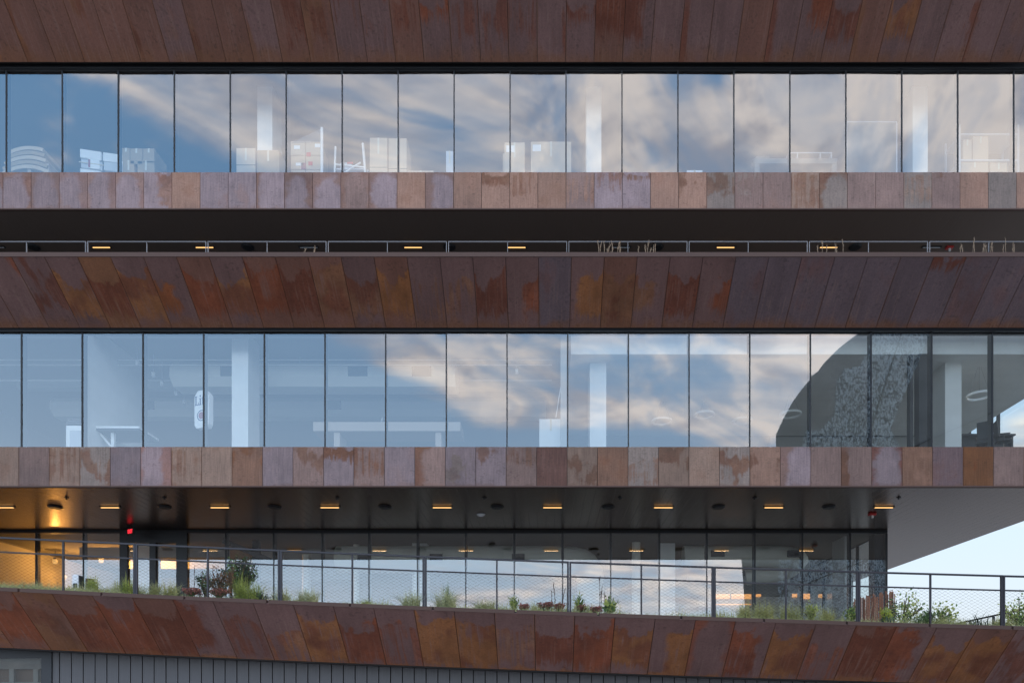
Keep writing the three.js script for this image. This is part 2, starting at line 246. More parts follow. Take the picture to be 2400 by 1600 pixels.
// caps and dark recesses
part(B, 'parapet_cap', bx(XL, XR, 11.88 + EYE, 12.0 + EYE, -19.78, -20.05), M.capSteel);
{ const c = []; for (let i = 0; i < 18; i++) { const a = -19.15 + i * 1.8492, b = a + 1.8; c.push(slab(V(a, rampTop(a) + .05, -16.17), V(b, rampTop(b) + .05, -16.17), V(b, rampTop(b) - .03, -16.18), V(a, rampTop(a) - .03, -16.18), .28, [0, 1, 0, 1])); } part(B, 'parapet_cap', c, M.capSteel); }
part(B, 'drip_edge', [bx(XL, 16.9, 15.40 + EYE, 15.44 + EYE, -23.14, -23.24), bx(XL, 16.9, 6.05 + EYE, 6.09 + EYE, -21.39, -21.49)], M.capSteel);
part(B, 'window_head', [bx(XL, XR, 19.99 + EYE, 20.3 + EYE, -23.24, -23.5), bx(XL, XR, 10.66 + EYE, 10.95 + EYE, -21.42, -21.7), bx(XL, 12.8, 5.98 + EYE, hMS - .003, -27.16, -27.34)], M.black);
part(B, 'window_sill', [bx(XL, XR, 16.5 + EYE, 16.62 + EYE, -23.2, -23.5), bx(XL, XR, 7.12 + EYE, 7.255 + EYE, -21.45, -21.7)], M.black);

// window bands: panes hang a hair out of true and bow a little, as sealed units do
function paneGeo(w, h, r, bow, tilt) {
  const g = new THREE.PlaneGeometry(w, h, 8, 8), p = g.attributes.position, n = g.attributes.normal, A = bow * (r() * 2 - 1), Bq = bow * (r() - .5), tx = tilt * (r() * 2 - 1), ty = tilt * (r() * 2 - 1);
  for (let i = 0; i < p.count; i++) {
    const x = p.getX(i), y = p.getY(i), u = 2 * x / w, v = 2 * y / h;
    p.setZ(i, A * (1 - u * u) * (1 - v * v) + Bq * u * v + tx * x + ty * y);
    const m = V(A * 2 * u * (2 / w) * (1 - v * v) - Bq * v * 2 / w - tx, A * 2 * v * (2 / h) * (1 - u * u) - Bq * u * 2 / h - ty, 1).normalize(); n.setXYZ(i, m.x, m.y, m.z);
  }
  return g;
}
function windowBand(label, xs, y0, y1, Z, seed, bow, tilt, wMul, dMul, skip = []) {
  const r = rng(seed), head = part(B, 'window_band', bx(xs[0], xs.at(-1), y1 - .05, y1 - .012, -Z + .012, -Z - .12), M.dark, label);
  for (let i = 0; i + 1 < xs.length; i++) {
    if (skip.includes(i)) continue;
    const w = xs[i + 1] - xs[i] - .012, g = paneGeo(w, y1 - y0, r, bow, tilt); g.translate((xs[i] + xs[i + 1]) / 2, (y0 + y1) / 2, -Z);
    part(head, 'glass_pane', g, M.glass);
  }
  for (const x of xs) part(head, 'mullion', [bx(x - wMul / 2, x + wMul / 2, y0, y1 - .052, -Z - .015, -Z - dMul), bx(x - .018, x + .018, y0, y1, -Z + .022, -Z - .014)], M.black);
  return head;
}
const row = (x0, step, n) => Array.from({ length: n }, (_, i) => x0 + i * step);
windowBand('upper row of tall mirror glass windows', row(-20.96, 1.8, 22).filter((x) => x < XR + .3), 16.6 + EYE, 20.02 + EYE, ZUG, 21, .0034, .0034, .05, .16);
windowBand('middle row of tall mirror glass windows', row(-20.96, 1.8, 22).filter((x) => x < XR - .2).concat([XR]), 7.24 + EYE, 10.71 + EYE, ZMG, 22, .0020, .0020, .055, .2);
const lowX = [-21.8, -20.98, -19.18, -17.40, -15.84, -14.75, -13.66, -12.04, -10.24, -8.42, -6.66, -4.83, -3.02, -1.20, .62, 2.43, 4.25, 6.04, 7.84, 9.63, 11.43, 12.80];
windowBand('lower row of glass under the overhang, behind the planted terrace', lowX, .95 + EYE, 6.02 + EYE, ZLG, 23, .0007, .0004, .10, .17);
// the double door in the lower glass
{
  const d = part(B, 'door_frame', [bx(-15.98, -15.70, .95 + EYE, 5.98 + EYE, -27.14, -27.22), bx(-14.86, -14.64, .95 + EYE, 5.6 + EYE, -27.14, -27.22), bx(-13.86, -13.46, .95 + EYE, 5.98 + EYE, -27.14, -27.22), bx(-15.70, -13.86, 5.60 + EYE, 5.97 + EYE, -27.14, -27.22)], M.black, 'black frame of the double door left of the dark shrub');
  part(d, 'door_handle', bar(V(-14.92, 2.2 + EYE, -27.08), V(-14.92, 3.2 + EYE, -27.08), .02), M.railPale); part(d, 'door_handle', bar(V(-14.58, 2.2 + EYE, -27.08), V(-14.58, 3.2 + EYE, -27.08), .02), M.railPale);
}
part(B, 'corner_post', bx(12.42, 12.86, .95 + EYE, 6.02 + EYE, -27.40, -27.9), M.black);
// side glass of the middle and the lower floor
function sideBand(label, x, zs, y0, y1) {
  const h = part(B, 'side_window_band', [bx(x - .06, x + .02, y1, y1 + .06, -zs[0], -zs.at(-1)), bx(x - .06, x + .02, y0 - .05, y0, -zs[0], -zs.at(-1))], M.black, label);
  for (let i = 0; i + 1 < zs.length; i++) { const g = new THREE.PlaneGeometry(zs[i + 1] - zs[i] - .01, y1 - y0); g.rotateY(Math.PI / 2); g.translate(x, (y0 + y1) / 2, -(zs[i] + zs[i + 1]) / 2); part(h, 'glass_pane', g, M.clear); }
  for (const z of zs) part(h, 'mullion', bx(x - .10, x + .015, y0, y1, -z + .03, -z - .03), M.black);
}
sideBand('glass side of the middle floor, sky showing through', XR, [21.6, 23.4, 25.25, 27.1, 28.95], 7.24 + EYE, 10.62 + EYE);
sideBand('glass side of the lower floor', 12.80, [27.9, 29.7, 31.5, 33.3, 35.1], .95 + EYE, 5.98 + EYE);
// slabs, soffits, roof, inner walls
function soffitGeo(x0, x1, z0, z1, y0, y1) { const g = bx(x0, x1, y0, y1, -z0, -z1), u = g.attributes.uv; for (let i = 0; i < u.count; i++) u.setXY(i, u.getX(i) / 1.2, u.getY(i) / 1.2); return g; }
part(B, 'soffit', soffitGeo(XL, XR, 21.5, 27.15, hMS, hMS + .05), M.soffit, 'dark board underside of the middle overhang');
part(B, 'soffit', soffitGeo(XL, XR, 27.158, 40, hMS + .004, hMS + .05), M.soffit);
part(B, 'soffit', soffitGeo(XL, XR, 23.25, 30, hUS, hUS + .05), M.soffitUp, 'dark board underside of the upper overhang');
part(B, 'floor_slab', [bx(XL, XR - .02, hMS + .06, 7.10 + EYE, -21.52, -40), bx(XL, XR - .02, hUS + .06, 16.48 + EYE, -23.27, -40), bx(XL, XR - .02, 11.3 + EYE, 11.6 + EYE, -21.6, -40), bx(XL, XR - .02, 20.65 + EYE, 20.9 + EYE, -23.2, -40)], M.slab);
part(B, 'roof', bx(XL - .2, XR, 21.72 + EYE, 21.9 + EYE, -21.36, -40), M.capSteel);
part(B, 'inner_ceiling', [bx(XL, XR - .05, 11.22 + EYE, 11.28 + EYE, -21.75, -36), bx(XL, XR - .05, 20.55 + EYE, 20.6 + EYE, -23.55, -36)], M.ceiling);
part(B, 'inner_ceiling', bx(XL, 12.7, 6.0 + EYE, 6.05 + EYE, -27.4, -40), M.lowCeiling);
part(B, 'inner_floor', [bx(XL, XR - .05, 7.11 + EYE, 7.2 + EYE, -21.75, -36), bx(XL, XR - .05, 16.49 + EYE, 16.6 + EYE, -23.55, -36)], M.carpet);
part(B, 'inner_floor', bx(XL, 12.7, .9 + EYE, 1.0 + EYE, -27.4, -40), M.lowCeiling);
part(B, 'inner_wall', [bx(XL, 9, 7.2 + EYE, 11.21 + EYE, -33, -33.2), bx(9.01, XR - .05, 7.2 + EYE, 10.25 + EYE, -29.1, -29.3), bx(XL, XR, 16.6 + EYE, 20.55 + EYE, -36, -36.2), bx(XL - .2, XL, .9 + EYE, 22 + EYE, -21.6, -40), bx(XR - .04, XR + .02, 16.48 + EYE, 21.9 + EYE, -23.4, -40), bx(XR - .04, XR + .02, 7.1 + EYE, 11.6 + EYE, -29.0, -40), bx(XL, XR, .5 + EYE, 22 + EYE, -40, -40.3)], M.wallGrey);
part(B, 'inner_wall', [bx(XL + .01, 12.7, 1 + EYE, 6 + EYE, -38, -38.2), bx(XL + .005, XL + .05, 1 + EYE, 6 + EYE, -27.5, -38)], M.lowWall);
part(B, 'terrace_wall', bx(XL, XR, 11.6 + EYE, hUS, -30, -30.2), M.dark);
part(B, 'terrace_deck', [bx(XL, 22, .6 + EYE, .9 + EYE, -18.6, -40)], M.slab);
part(B, 'terrace_underside', [...Array.from({ length: 18 }, (_, i) => { const a = -19.15 + i * 1.8492, b = a + 1.8492; return slab(V(a, rampBot(a) + .02, -18.6), V(b, rampBot(b) + .02, -18.6), V(b, rampBot(b) + .02, -17.52), V(a, rampBot(a) + .02, -17.52), .05, [0, 1, 0, 1]); })], M.joint);
{ const s = []; for (let i = 0; i < 16; i++) { const a = -19.1 + i * 2.07, b = a + 2.07; s.push(slab(V(a, EYE + (rampTop(a) + .045 - EYE) * 17.9 / 16.17 - .03, -17.9), V(b, EYE + (rampTop(b) + .045 - EYE) * 17.9 / 16.17 - .03, -17.9), V(b, rampTop(b) - .04, -16.46), V(a, rampTop(a) - .04, -16.46), .06, [0, 1, 0, 1])); } part(B, 'planter_soil', s, M.soil); }
// white columns stand behind the glass on one grid
for (const [z, y0, y1] of [[22.6, 7.2, 11.22], [24.6, 16.6, 20.55]]) for (const x of [-9.55, 1.62, 12.7]) part(B, 'column', bx(x - .255, x + .255, y0 + EYE, y1 + EYE, -z, -z - .9), M.white);
for (const x of [-16.2, -5.1, 4.9]) part(B, 'column', bx(x - .3, x + .3, 1 + EYE, 6 + EYE, -29.2, -29.9), M.white);
// middle floor inside: bulkhead, partition, ducts, dark inner frames
part(B, 'bulkhead', bx(.75, XR - .2, 10.25 + EYE, 11.21 + EYE, -22.0, -22.2), M.white, 'long white bulkhead behind the middle windows');
part(B, 'inner_ceiling', bx(.75, XR - .2, 10.27 + EYE, 10.33 + EYE, -22.21, -29.05), M.white);
part(B, 'partition', bx(-14.0, -13.86, 7.2 + EYE, 11.21 + EYE, -21.9, -24.9), M.white, 'white partition wall at the left of the middle floor');
part(B, 'partition', bx(.44, .62, 7.2 + EYE, 11.21 + EYE, -21.9, -22.3), M.wallGrey, 'narrow white partition left of the bulkhead');
part(B, 'inner_frame', [bx(11.3, 11.62, 7.2 + EYE, 10.24 + EYE, -21.95, -22.25), bx(11.05, 11.14, 7.2 + EYE, 10.24 + EYE, -22, -22.2)], M.black);
function ductRun(y, z, x0, x1, w, h, vents) {
  const s = new THREE.Shape(), c = h * .3; s.moveTo(-w / 2 + c, -h / 2); s.lineTo(w / 2 - c, -h / 2); s.lineTo(w / 2, -h / 2 + c); s.lineTo(w / 2, h / 2 - c); s.lineTo(w / 2 - c, h / 2); s.lineTo(-w / 2 + c, h / 2); s.lineTo(-w / 2, h / 2 - c); s.lineTo(-w / 2, -h / 2 + c);
  const g = new THREE.ExtrudeGeometry(s, { depth: x1 - x0, bevelEnabled: false }); g.rotateY(Math.PI / 2); g.translate(x0, y, -z);
  const d = part(B, 'air_duct', g, M.duct); for (const x of vents) part(d, 'vent', bx(x - .32, x + .32, y - .16, y + .16, -z + w / 2 - .02, -z + w / 2 + .012), M.dark);
}
ductRun(10.55 + EYE, 24.4, -12.4, -3.0, 1.1, .8, [-10.4, -6.2, -4.1]);
ductRun(10.75 + EYE, 27.6, -18.6, 0, .9, .7, [-15, -8]);
part(B, 'conduit', [bar(V(-19, 10.72 + EYE, -23.4), V(.2, 10.72 + EYE, -23.4), .018), bar(V(-19, 10.60 + EYE, -23.5), V(.2, 10.60 + EYE, -23.5), .018), bar(V(-19, 10.66 + EYE, -24.8), V(.2, 10.66 + EYE, -24.8), .03)], M.white);
part(B, 'ceiling_beam', [bx(-19, .7, 10.9 + EYE, 11.2 + EYE, -22.1, -22.35), bx(-19, .7, 10.9 + EYE, 11.21 + EYE, -26, -26.3)], M.wallGrey);
// lower floor inside: a fat round duct with a bent end, pipes, bulkheads
function roundDuct(list, r) { const c = new THREE.CatmullRomCurve3(list.map((p) => V(...p)), false, 'catmullrom', .1); return new THREE.TubeGeometry(c, 60, r, 20); }
{
  const d = part(B, 'round_duct', roundDuct([[-8.4, 5.33 + EYE, -29.2], [0, 5.33 + EYE, -29.2], [1.3, 5.30 + EYE, -29.3], [1.75, 5.05 + EYE, -29.5], [1.8, 4.4 + EYE, -29.6], [1.8, 3.6 + EYE, -29.6]], .55), M.duct, 'thick round air duct behind the lower glass');
  for (const x of [-7.2, -4.35, -1.1]) part(d, 'vent', bx(x - .25, x + .25, 5.2 + EYE, 5.46 + EYE, -28.6, -28.75), M.dark);
  const e = part(B, 'round_duct', roundDuct([[5.6, 5.55 + EYE, -29.6], [9.4, 5.55 + EYE, -29.6], [10.4, 5.5 + EYE, -29.9], [10.2, 5.2 + EYE, -30.8], [8.6, 5.0 + EYE, -31.2]], .42), M.duct);
  for (const x of [6.9, 10.0]) part(e, 'vent', bx(x - .27, x + .27, 5.45 + EYE, 5.7 + EYE, -29.1, -29.3), M.dark);
}
part(B, 'pipe', [bar(V(-7.6, 1 + EYE, -29), V(-7.6, 5.9 + EYE, -29), .12, 10), bar(V(3.55, 1 + EYE, -28.6), V(3.55, 5.9 + EYE, -28.6), .17, 10), bar(V(-9.6, 1 + EYE, -29), V(-9.6, 5.5 + EYE, -29), .16, 10)], M.duct);
part(B, 'bulkhead', [bx(6.2, 10.6, 4.75 + EYE, 5.05 + EYE, -31.5, -31.9), bx(-12, -8, 4.7 + EYE, 5.99 + EYE, -30.4, -30.6), bx(11.45, 11.6, 1 + EYE, 5.99 + EYE, -27.8, -29)], M.wallGrey);
part(B, 'ceiling_beam', [bx(-19, 12, 5.62 + EYE, 5.98 + EYE, -33, -33.3), bx(-19, -13, 5.5 + EYE, 5.9 + EYE, -29.5, -29.8)], M.wallGrey);
part(B, 'inner_frame', [bx(-11.6, -11.35, 1 + EYE, 5.99 + EYE, -28.6, -28.85), flatBar(V(-12.6, 5.9 + EYE, -28.3), V(-10.2, 4.9 + EYE, -28.4), .15, .2)], M.black);
// ground floor: vertical grey boards and a window at the left
{
  const w = part(B, 'board_wall', bx(-12.56, 14, 0, 3.0, -18.36, -18.5), M.joint, 'wall of vertical grey boards under the terrace');
  const r = rng(5); for (let i = 0; i < 87; i++) { const x = -12.277 - .0 + i * .2983, y1 = Math.min(3.1, rampBot(x + .15) - .02); const b = new THREE.BoxGeometry(.274, y1, .03); b.translate(x + .149, y1 / 2, -18.3 + (r() - .5) * .006); part(w, 'board', b, M.board); }
  part(w, 'board', bx(-12.45, -12.29, 0, 2.9, -18.28, -18.31), M.board);
  const f = part(B, 'ground_window', [bx(-12.72, -12.46, 0, 2.98, -18.25, -18.34), bx(-16, -12.72, 2.56, 2.98, -18.25, -18.34), bx(-14.6, -14.5, 0, 2.56, -18.25, -18.34)], M.dark, 'window at the left end of the board wall');
  for (const [a, b] of [[-16, -14.6], [-14.5, -12.72]]) { const g = new THREE.PlaneGeometry(b - a, 2.56); g.translate((a + b) / 2, 1.28, -18.3); part(f, 'glass_pane', g, M.plainGlass); }
  part(f, 'lattice', [...[-15.6, -14.98, -14.36, -13.74, -13.12].map((x) => bx(x - .06, x + .06, 0, 2.5, -18.62, -18.68)), bx(-16, -12.72, 1.86, 1.96, -18.64, -18.70), ...[[-15.3, -14.4], [-13.5, -14.4], [-13.5, -12.7]].map(([a, b]) => flatBar(V(a, .9, -18.72), V(b, 2.2, -18.72), .05, .1))], M.dull);
  part(f, 'blind', bx(-16, -12.7, 0, 2.7, -18.80, -18.85), mat(.16, .105, .08, .9));
}

// ---------------------------------------------------------------- concrete tower across the plaza, seen only in the glass
{
  const t = thing('concrete_tower', 'grey concrete tower with a slanting side and a speckled mural, mirrored in the right windows', 'tower');
  const s = new THREE.Shape(); [[18.7, -EYE], [19.0, 5], [18.9, 8], [18.6, 12.5], [18.3, 17], [18.2, 19.6], [18.2, 20.8], [18.5, 21.5], [18.9, 22.3], [19.5, 23.4], [20.3, 24.5], [21.0, 25.3], [21.9, 26.0], [22.4, 26.7], [23.5, 27.8], [24.4, 28.5], [25.5, 29.3], [27.5, 30.6], [31, 32.2], [36, 33.4], [47, 34], [47, -EYE]].forEach(([x, y], i) => i ? s.lineTo(x, y) : s.moveTo(x, y));
  const g = new THREE.ExtrudeGeometry(s, { depth: 13, bevelEnabled: true, bevelThickness: .5, bevelSize: .3, bevelOffset: -.3, bevelSegments: 2 }); g.translate(0, EYE, 15.5); { const p = g.attributes.position; for (let i = 0; i < p.count; i++) p.setX(i, p.getX(i) + .5 * Math.max(0, p.getZ(i) - 15)); g.computeVertexNormals(); }
  const uv = g.attributes.uv; for (let i = 0; i < uv.count; i++) uv.setXY(i, uv.getX(i) * .14, uv.getY(i) * .14);
  part(t, 'wall', g, M.concrete);
  part(t, 'joint', [[19.5, 15, 46, 27], [19.2, 8, 46, 19], [21, 4, 30, 34]].map(([a, b, c, d]) => flatBar(V(a, b + EYE, 14.97), V(c, d + EYE, 14.97), .06, .07)), M.dark);
  const mural = texture(1024, 1024, (u, v, c) => {
    const k = fbm(u * 230, v * 120, 3, .7) + (fbm(u * 6, v * 5, 3) - .5) * .12, q = ss(.36, .62, k), w = noise(u * 300, v * 200);
    c[0] = mix(.05, .52 + .2 * w, q); c[1] = mix(.065, .62 + .2 * w, q); c[2] = mix(.08, .68 + .15 * w, q);
  }, true);
  const p = new THREE.Shape(); [[22.4, 2], [22.2, 10], [22.3, 13], [21.6, 17], [20.3, 19.2], [20.6, 21], [22.2, 21.2], [23.3, 22.4], [23.4, 25], [24.0, 26], [25.2, 26.2], [26.0, 28], [26.4, 29.2], [27.0, 28.6], [28.2, 29.2], [30.4, 29.2], [30.5, 28.2], [28.6, 23.6], [27.6, 21], [29.2, 18], [31.8, 15], [32.6, 12], [32.4, 8], [31, 5.5], [29, 2]].forEach(([x, y], i) => i ? p.lineTo(x, y) : p.moveTo(x, y));
  const mg = new THREE.ShapeGeometry(p); const mu = mg.attributes.uv; for (let i = 0; i < mu.count; i++) mu.setXY(i, mu.getX(i) * .06, mu.getY(i) * .06); mg.rotateY(Math.PI); mg.scale(-1, 1, 1); { const ix = mg.index.array; for (let i = 0; i < ix.length; i += 3) { const q = ix[i]; ix[i] = ix[i + 1]; ix[i + 1] = q; } } mg.computeVertexNormals(); mg.translate(0, EYE, 14.985);
  part(t, 'mural', mg, new THREE.MeshStandardMaterial({ map: mural, roughness: .8, side: THREE.DoubleSide }), 'black and pale speckled mural');
}

// ---------------------------------------------------------------- lamps, speakers and fittings in the undersides
const NTH = ['leftmost', 'second', 'third', 'fourth', 'fifth', 'sixth', 'seventh', 'eighth', 'ninth', 'tenth', 'eleventh'], nth = (i, n) => i === 0 ? 'leftmost' : i === n - 1 ? 'rightmost' : `${NTH[i]} from the left`;
function stripLamp(x, y, z, lit, label, group) {
  const t = thing('strip_light', label, 'light', [x, y, z], 0, group);
  part(t, 'housing', [bx(-.335, .335, -.02, 0, -.05, .05), bx(-.335, -.31, -.04, -.02, -.05, .05), bx(.31, .335, -.04, -.02, -.05, .05)], M.dark);
  part(t, 'led_tube', (() => { const g = new THREE.CapsuleGeometry(.014, .58, 4, 10); g.rotateZ(Math.PI / 2); g.translate(0, -.034, 0); return g; })(), lit ? M.lampGlow : M.lampOff);
  if (lit) { const l = new THREE.RectAreaLight(new THREE.Color(1, .62, .28), 9, .6, .05); l.position.set(x, y - .08, z); l.rotation.x = -Math.PI / 2; scene.add(l); }
}
const lowLamps = [10, 257, 514.5, 772.5, 1036, 1295, 1555, 1814, 2072], upLamps = [-12, 236.7, 478.6, 723, 968, 1211, 1456, 1701, 1943, 2184], upOff = [0, 3, 6, 9];
lowLamps.forEach((px, i) => stripLamp(X(px, 23.72), hMS - .002, -23.72, true, `lit strip light under the middle overhang, ${nth(i, lowLamps.length)} of its row`, 'strip lights under the middle overhang'));
upLamps.forEach((px, i) => stripLamp(X(px, 25.1), hUS - .002, -25.1, !upOff.includes(i), `${upOff.includes(i) ? 'unlit white' : 'lit'} strip light under the upper overhang, ${nth(i, upLamps.length)} of its row`, 'strip lights under the upper overhang'));
function speaker(x, y, z, label, group) {
  const t = thing('ceiling_speaker', label, 'speaker', [x, y, z], 0, group); const c = new THREE.CylinderGeometry(.20, .17, .05, 28); c.translate(0, -.027, 0); part(t, 'grille', c, M.black); const r = new THREE.TorusGeometry(.205, .014, 6, 28); r.rotateX(Math.PI / 2); r.translate(0, -.012, 0); part(t, 'rim', r, M.dark);
}
const lowSp = [128, 385, 643, 902, 1165, 1425, 1684, 1943], upSp = [76.5, 580, 1053, 1541, 2005];
lowSp.forEach((px, i) => speaker(X(px, 23.72), hMS - .002, -23.72, `round black speaker under the middle overhang, ${nth(i, lowSp.length)} of its row`, 'round speakers under the middle overhang'));
upSp.forEach((px, i) => speaker(X(px, 25.1), hUS - .002, -25.1, `round black speaker under the upper overhang, ${nth(i, upSp.length)} of its row`, 'round speakers under the upper overhang'));
const sprX = [155, 385, 790, 1135, 1453, 1770, 2107];
sprX.forEach((px, i) => { const t = thing('sprinkler_head', `tiny dark sprinkler in front of the lower strip lights, ${nth(i, sprX.length)}`, 'sprinkler', [X(px, 22.6), hMS - .002, -22.6], 0, 'sprinklers under the middle overhang'); const a = new THREE.CylinderGeometry(.07, .07, .012, 16); a.translate(0, -.006, 0); part(t, 'plate', a, M.black); const b = new THREE.CylinderGeometry(.018, .03, .05, 10); b.translate(0, -.035, 0); part(t, 'nozzle', b, M.dark); });
{ const t = thing('dome_light', 'white dome fitting under the middle overhang', 'ceiling fitting', [X(1127, 24.7), hMS - .002, -24.7]); const g = new THREE.SphereGeometry(.145, 24, 10, 0, Math.PI * 2, Math.PI / 2, Math.PI / 2); g.scale(1, .6, 1); part(t, 'dome', g, M.whitePlain); const r = new THREE.TorusGeometry(.145, .014, 6, 28); r.rotateX(Math.PI / 2); r.translate(0, -.006, 0); part(t, 'rim', r, M.railPale); }
function alarm(x, y, z, label) { const t = thing('fire_alarm', label, 'fire alarm', [x, y, z]); part(t, 'body', [rbx(.24, .07, .17, .02, 0, -.037, 0)], M.red); part(t, 'strobe', [rbx(.07, .10, .06, .015, 0, -.12, .02)], M.lens); }
alarm(X(2045, 24.6), hMS - .002, -24.6, 'red fire alarm with clear strobe by the rightmost lower strip light'); alarm(X(2226, 25.1), hUS - .002, -25.1, 'red fire alarm with clear strobe under the upper overhang');

// lit exit sign, turned towards the door
const font = await new FontLoader().loadAsync('fonts/droid/droid_sans_bold.typeface.json');
function lettering(text, size, depth = .004) { const g = new TextGeometry(text, { font, size, depth, curveSegments: 4 }); g.computeBoundingBox(); const b = g.boundingBox; g.translate(-(b.min.x + b.max.x) / 2, -(b.min.y + b.max.y) / 2, 0); return g; }
{
  const t = thing('exit_sign', 'red lit EXIT sign hanging over the double door', 'exit sign', [X(306, 26.4), Y(1245, 26.4), -26.4], -.5);
  part(t, 'case', [rbx(.36, .25, .06, .012), bx(-.03, .03, .125, hMS - Y(1245, 26.4), -.012, .012)], M.black); const g = lettering('EXIT', .125, .006); g.scale(.78, 1.15, 1); g.translate(0, 0, .031); part(t, 'lettering', g, M.exitRed);
}

// ---------------------------------------------------------------- railings
function railing(name, label, Z, x0, period, n, topAt, botAt, m, o) {
  const t = thing(name, label, 'railing'), p = (x, y, z = -Z) => V(x, y, z), w = o.w;
  for (let i = 0; i < n; i++) {
    const a = x0 + i * period + o.gap, b = x0 + (i + 1) * period - o.gap, mid = (a + b) / 2;
    for (const x of [a, b]) part(t, 'post', bx(x - w / 2, x + w / 2, botAt(x) - .1, topAt(x) - .004, -Z + o.d / 2, -Z - o.d / 2), m);
    part(t, 'post', bx(mid - o.wm / 2, mid + o.wm / 2, botAt(mid) - .1, topAt(mid) - .02, -Z + o.d * .4, -Z - o.d * .4), m);
    part(t, 'top_rail', flatBar(p(a - w / 2, topAt(a)), p(b + w / 2, topAt(b)), o.d + .006, o.h), m);
    if (o.mid) {
      part(t, 'mid_rail', flatBar(p(a + w / 2, topAt(a) - o.mid), p(b - w / 2, topAt(b) - o.mid), o.d * .7, o.h * .85), m);
      // a net of crossing wires
      const W = b - a - w, H0 = topAt(mid) - o.mid - .02, net = [], sx = .135, slope = .56, tilt = (topAt(b) - topAt(a)) / (b - a), lo = botAt(mid) - .03, hgt = H0 - lo, reach = hgt / slope;
      for (const s of [1, -1]) for (let k = -Math.ceil(reach / sx); k * sx < W; k++) {
        let u0 = k * sx, u1 = u0 + reach, v0 = 0, v1 = hgt; if (u0 < 0) { v0 = -u0 * slope; u0 = 0; } if (u1 > W) { v1 = hgt - (u1 - W) * slope; u1 = W; }
        if (u1 - u0 < .02) continue;
        const q = (u, v) => { const x = s > 0 ? a + w / 2 + u : b - w / 2 - u; return p(x, lo + v + (x - mid) * tilt, -Z - s * .003); };
        net.push(bar(q(u0, v0), q(u1, v1), .0018, 3));
      }
      part(t, 'wire_net', net, M.wire);
    }
  }
  return t;
}
railing('terrace_railing', 'dark steel railing with wire net along the planted lower terrace', 16.5, -9.347 - 3 * 3.29, 3.29, 10, (x) => rampTop(x) + 1.215, (x) => rampTop(x), M.rail, { gap: .026, w: .042, wm: .036, d: .05, h: .038, mid: .325 });
railing('upper_railing', 'thin pale railing on the recessed upper terrace', 20.1, -12.74 - 2 * 3.335, 3.335, 10, () => 12.475 + EYE, () => 12.06 + EYE, M.railPale, { gap: .03, w: .013, wm: .012, d: .04, h: .014 });
{ // railing of the stair at the far right end of the terrace
  const t = thing('stair_railing', 'sloping dark railing among the trees at the right end of the terrace', 'railing'), a = V(X(2215, 27), Y(1467, 27), -27), b = V(X(2440, 22), Y(1419, 22), -22);
  part(t, 'top_rail', flatBar(a, b, .05, .05), M.rail); const dn = V(0, -.55, 0); part(t, 'mid_rail', flatBar(a.clone().add(dn), b.clone().add(dn), .04, .04), M.rail);
  for (const f of [.04, .31, .56, .8, 1]) { const q = a.clone().lerp(b, f); part(t, 'post', bx(q.x - .04, q.x + .04, .9 + EYE, q.y - .03, q.z + .02, q.z - .02), M.rail); }
}

// ---------------------------------------------------------------- things inside the upper floor
const UF = 16.6 + EYE, MF = 7.2 + EYE, LF = 1.0 + EYE;
function carton(label, px0, px1, pyTop, Z, depth, m, o = {}) {                     // a taped cardboard box from its outline at a known distance
  const w = (px1 - px0) * Z / F, y1 = Y(pyTop, Z), y0 = o.base ?? UF, h = y1 - y0, t = thing(o.name ?? 'cardboard_box', label, o.cat ?? 'box', [X((px0 + px1) / 2, Z), y0, -Z - depth / 2], o.turn ?? 0, o.group);
  part(t, 'carton', rbx(w, h, depth, .012, 0, h / 2, 0), m);
  part(t, 'flap', [bx(-w / 2 + .004, -.004, h - .004, h + .008, -depth / 2 + .01, depth / 2 - .01), bx(.004, w / 2 - .004, h - .004, h + .008, -depth / 2 + .01, depth / 2 - .01)], m);
  part(t, 'tape', [bx(-.03, .03, h * .72, h + .010, depth / 2 + .0012, depth / 2 - .02), bx(-.03, .03, h + .006, h + .011, -depth / 2 + .02, depth / 2 - .005)], M.tape);
  if (o.seams) part(t, 'seam', o.seams.map((k) => bx(-w / 2 - .001, w / 2 + .001, h * k - .008, h * k + .008, depth / 2 - .01, depth / 2 + .002)), M.joint);
  if (o.sticker) part(t, 'paper_label', bx(-w / 2 + .06, -w / 2 + .34, h - .32, h - .1, depth / 2 - .01, depth / 2 + .003), M.whitePlain);
  return t;
}
{
  const t = thing('foam_stack', 'heap of curved cardboard sheets at the left end of the upper floor', 'cardboard sheets', [X(70, 24.2), UF, -24.6]);
  for (let k = 0; k < 5; k++) { const s = new THREE.Shape(), R = 1.5, a0 = 2.2 - k * .03, a1 = 1.05 + k * .05; s.absarc(0, -R + 1.35 + k * .155 - .2, R, a0, a1, true); s.absarc(0, -R + 1.35 + k * .155 - .2, R - .12, a1, a0, false); const g = new THREE.ExtrudeGeometry(s, { depth: .9, bevelEnabled: false, curveSegments: 14 }); g.translate(-.05 + k * .02, -.22, -.4); part(t, 'sheet', g, k % 2 ? M.card : M.cardPale); }
  part(t, 'pallet', [bx(-.75, .8, 0, .1, -.4, .5), ...[-.6, 0, .6].map((x) => bx(x - .06, x + .06, .1, 1.0, -.35, .45))], M.wood);
}
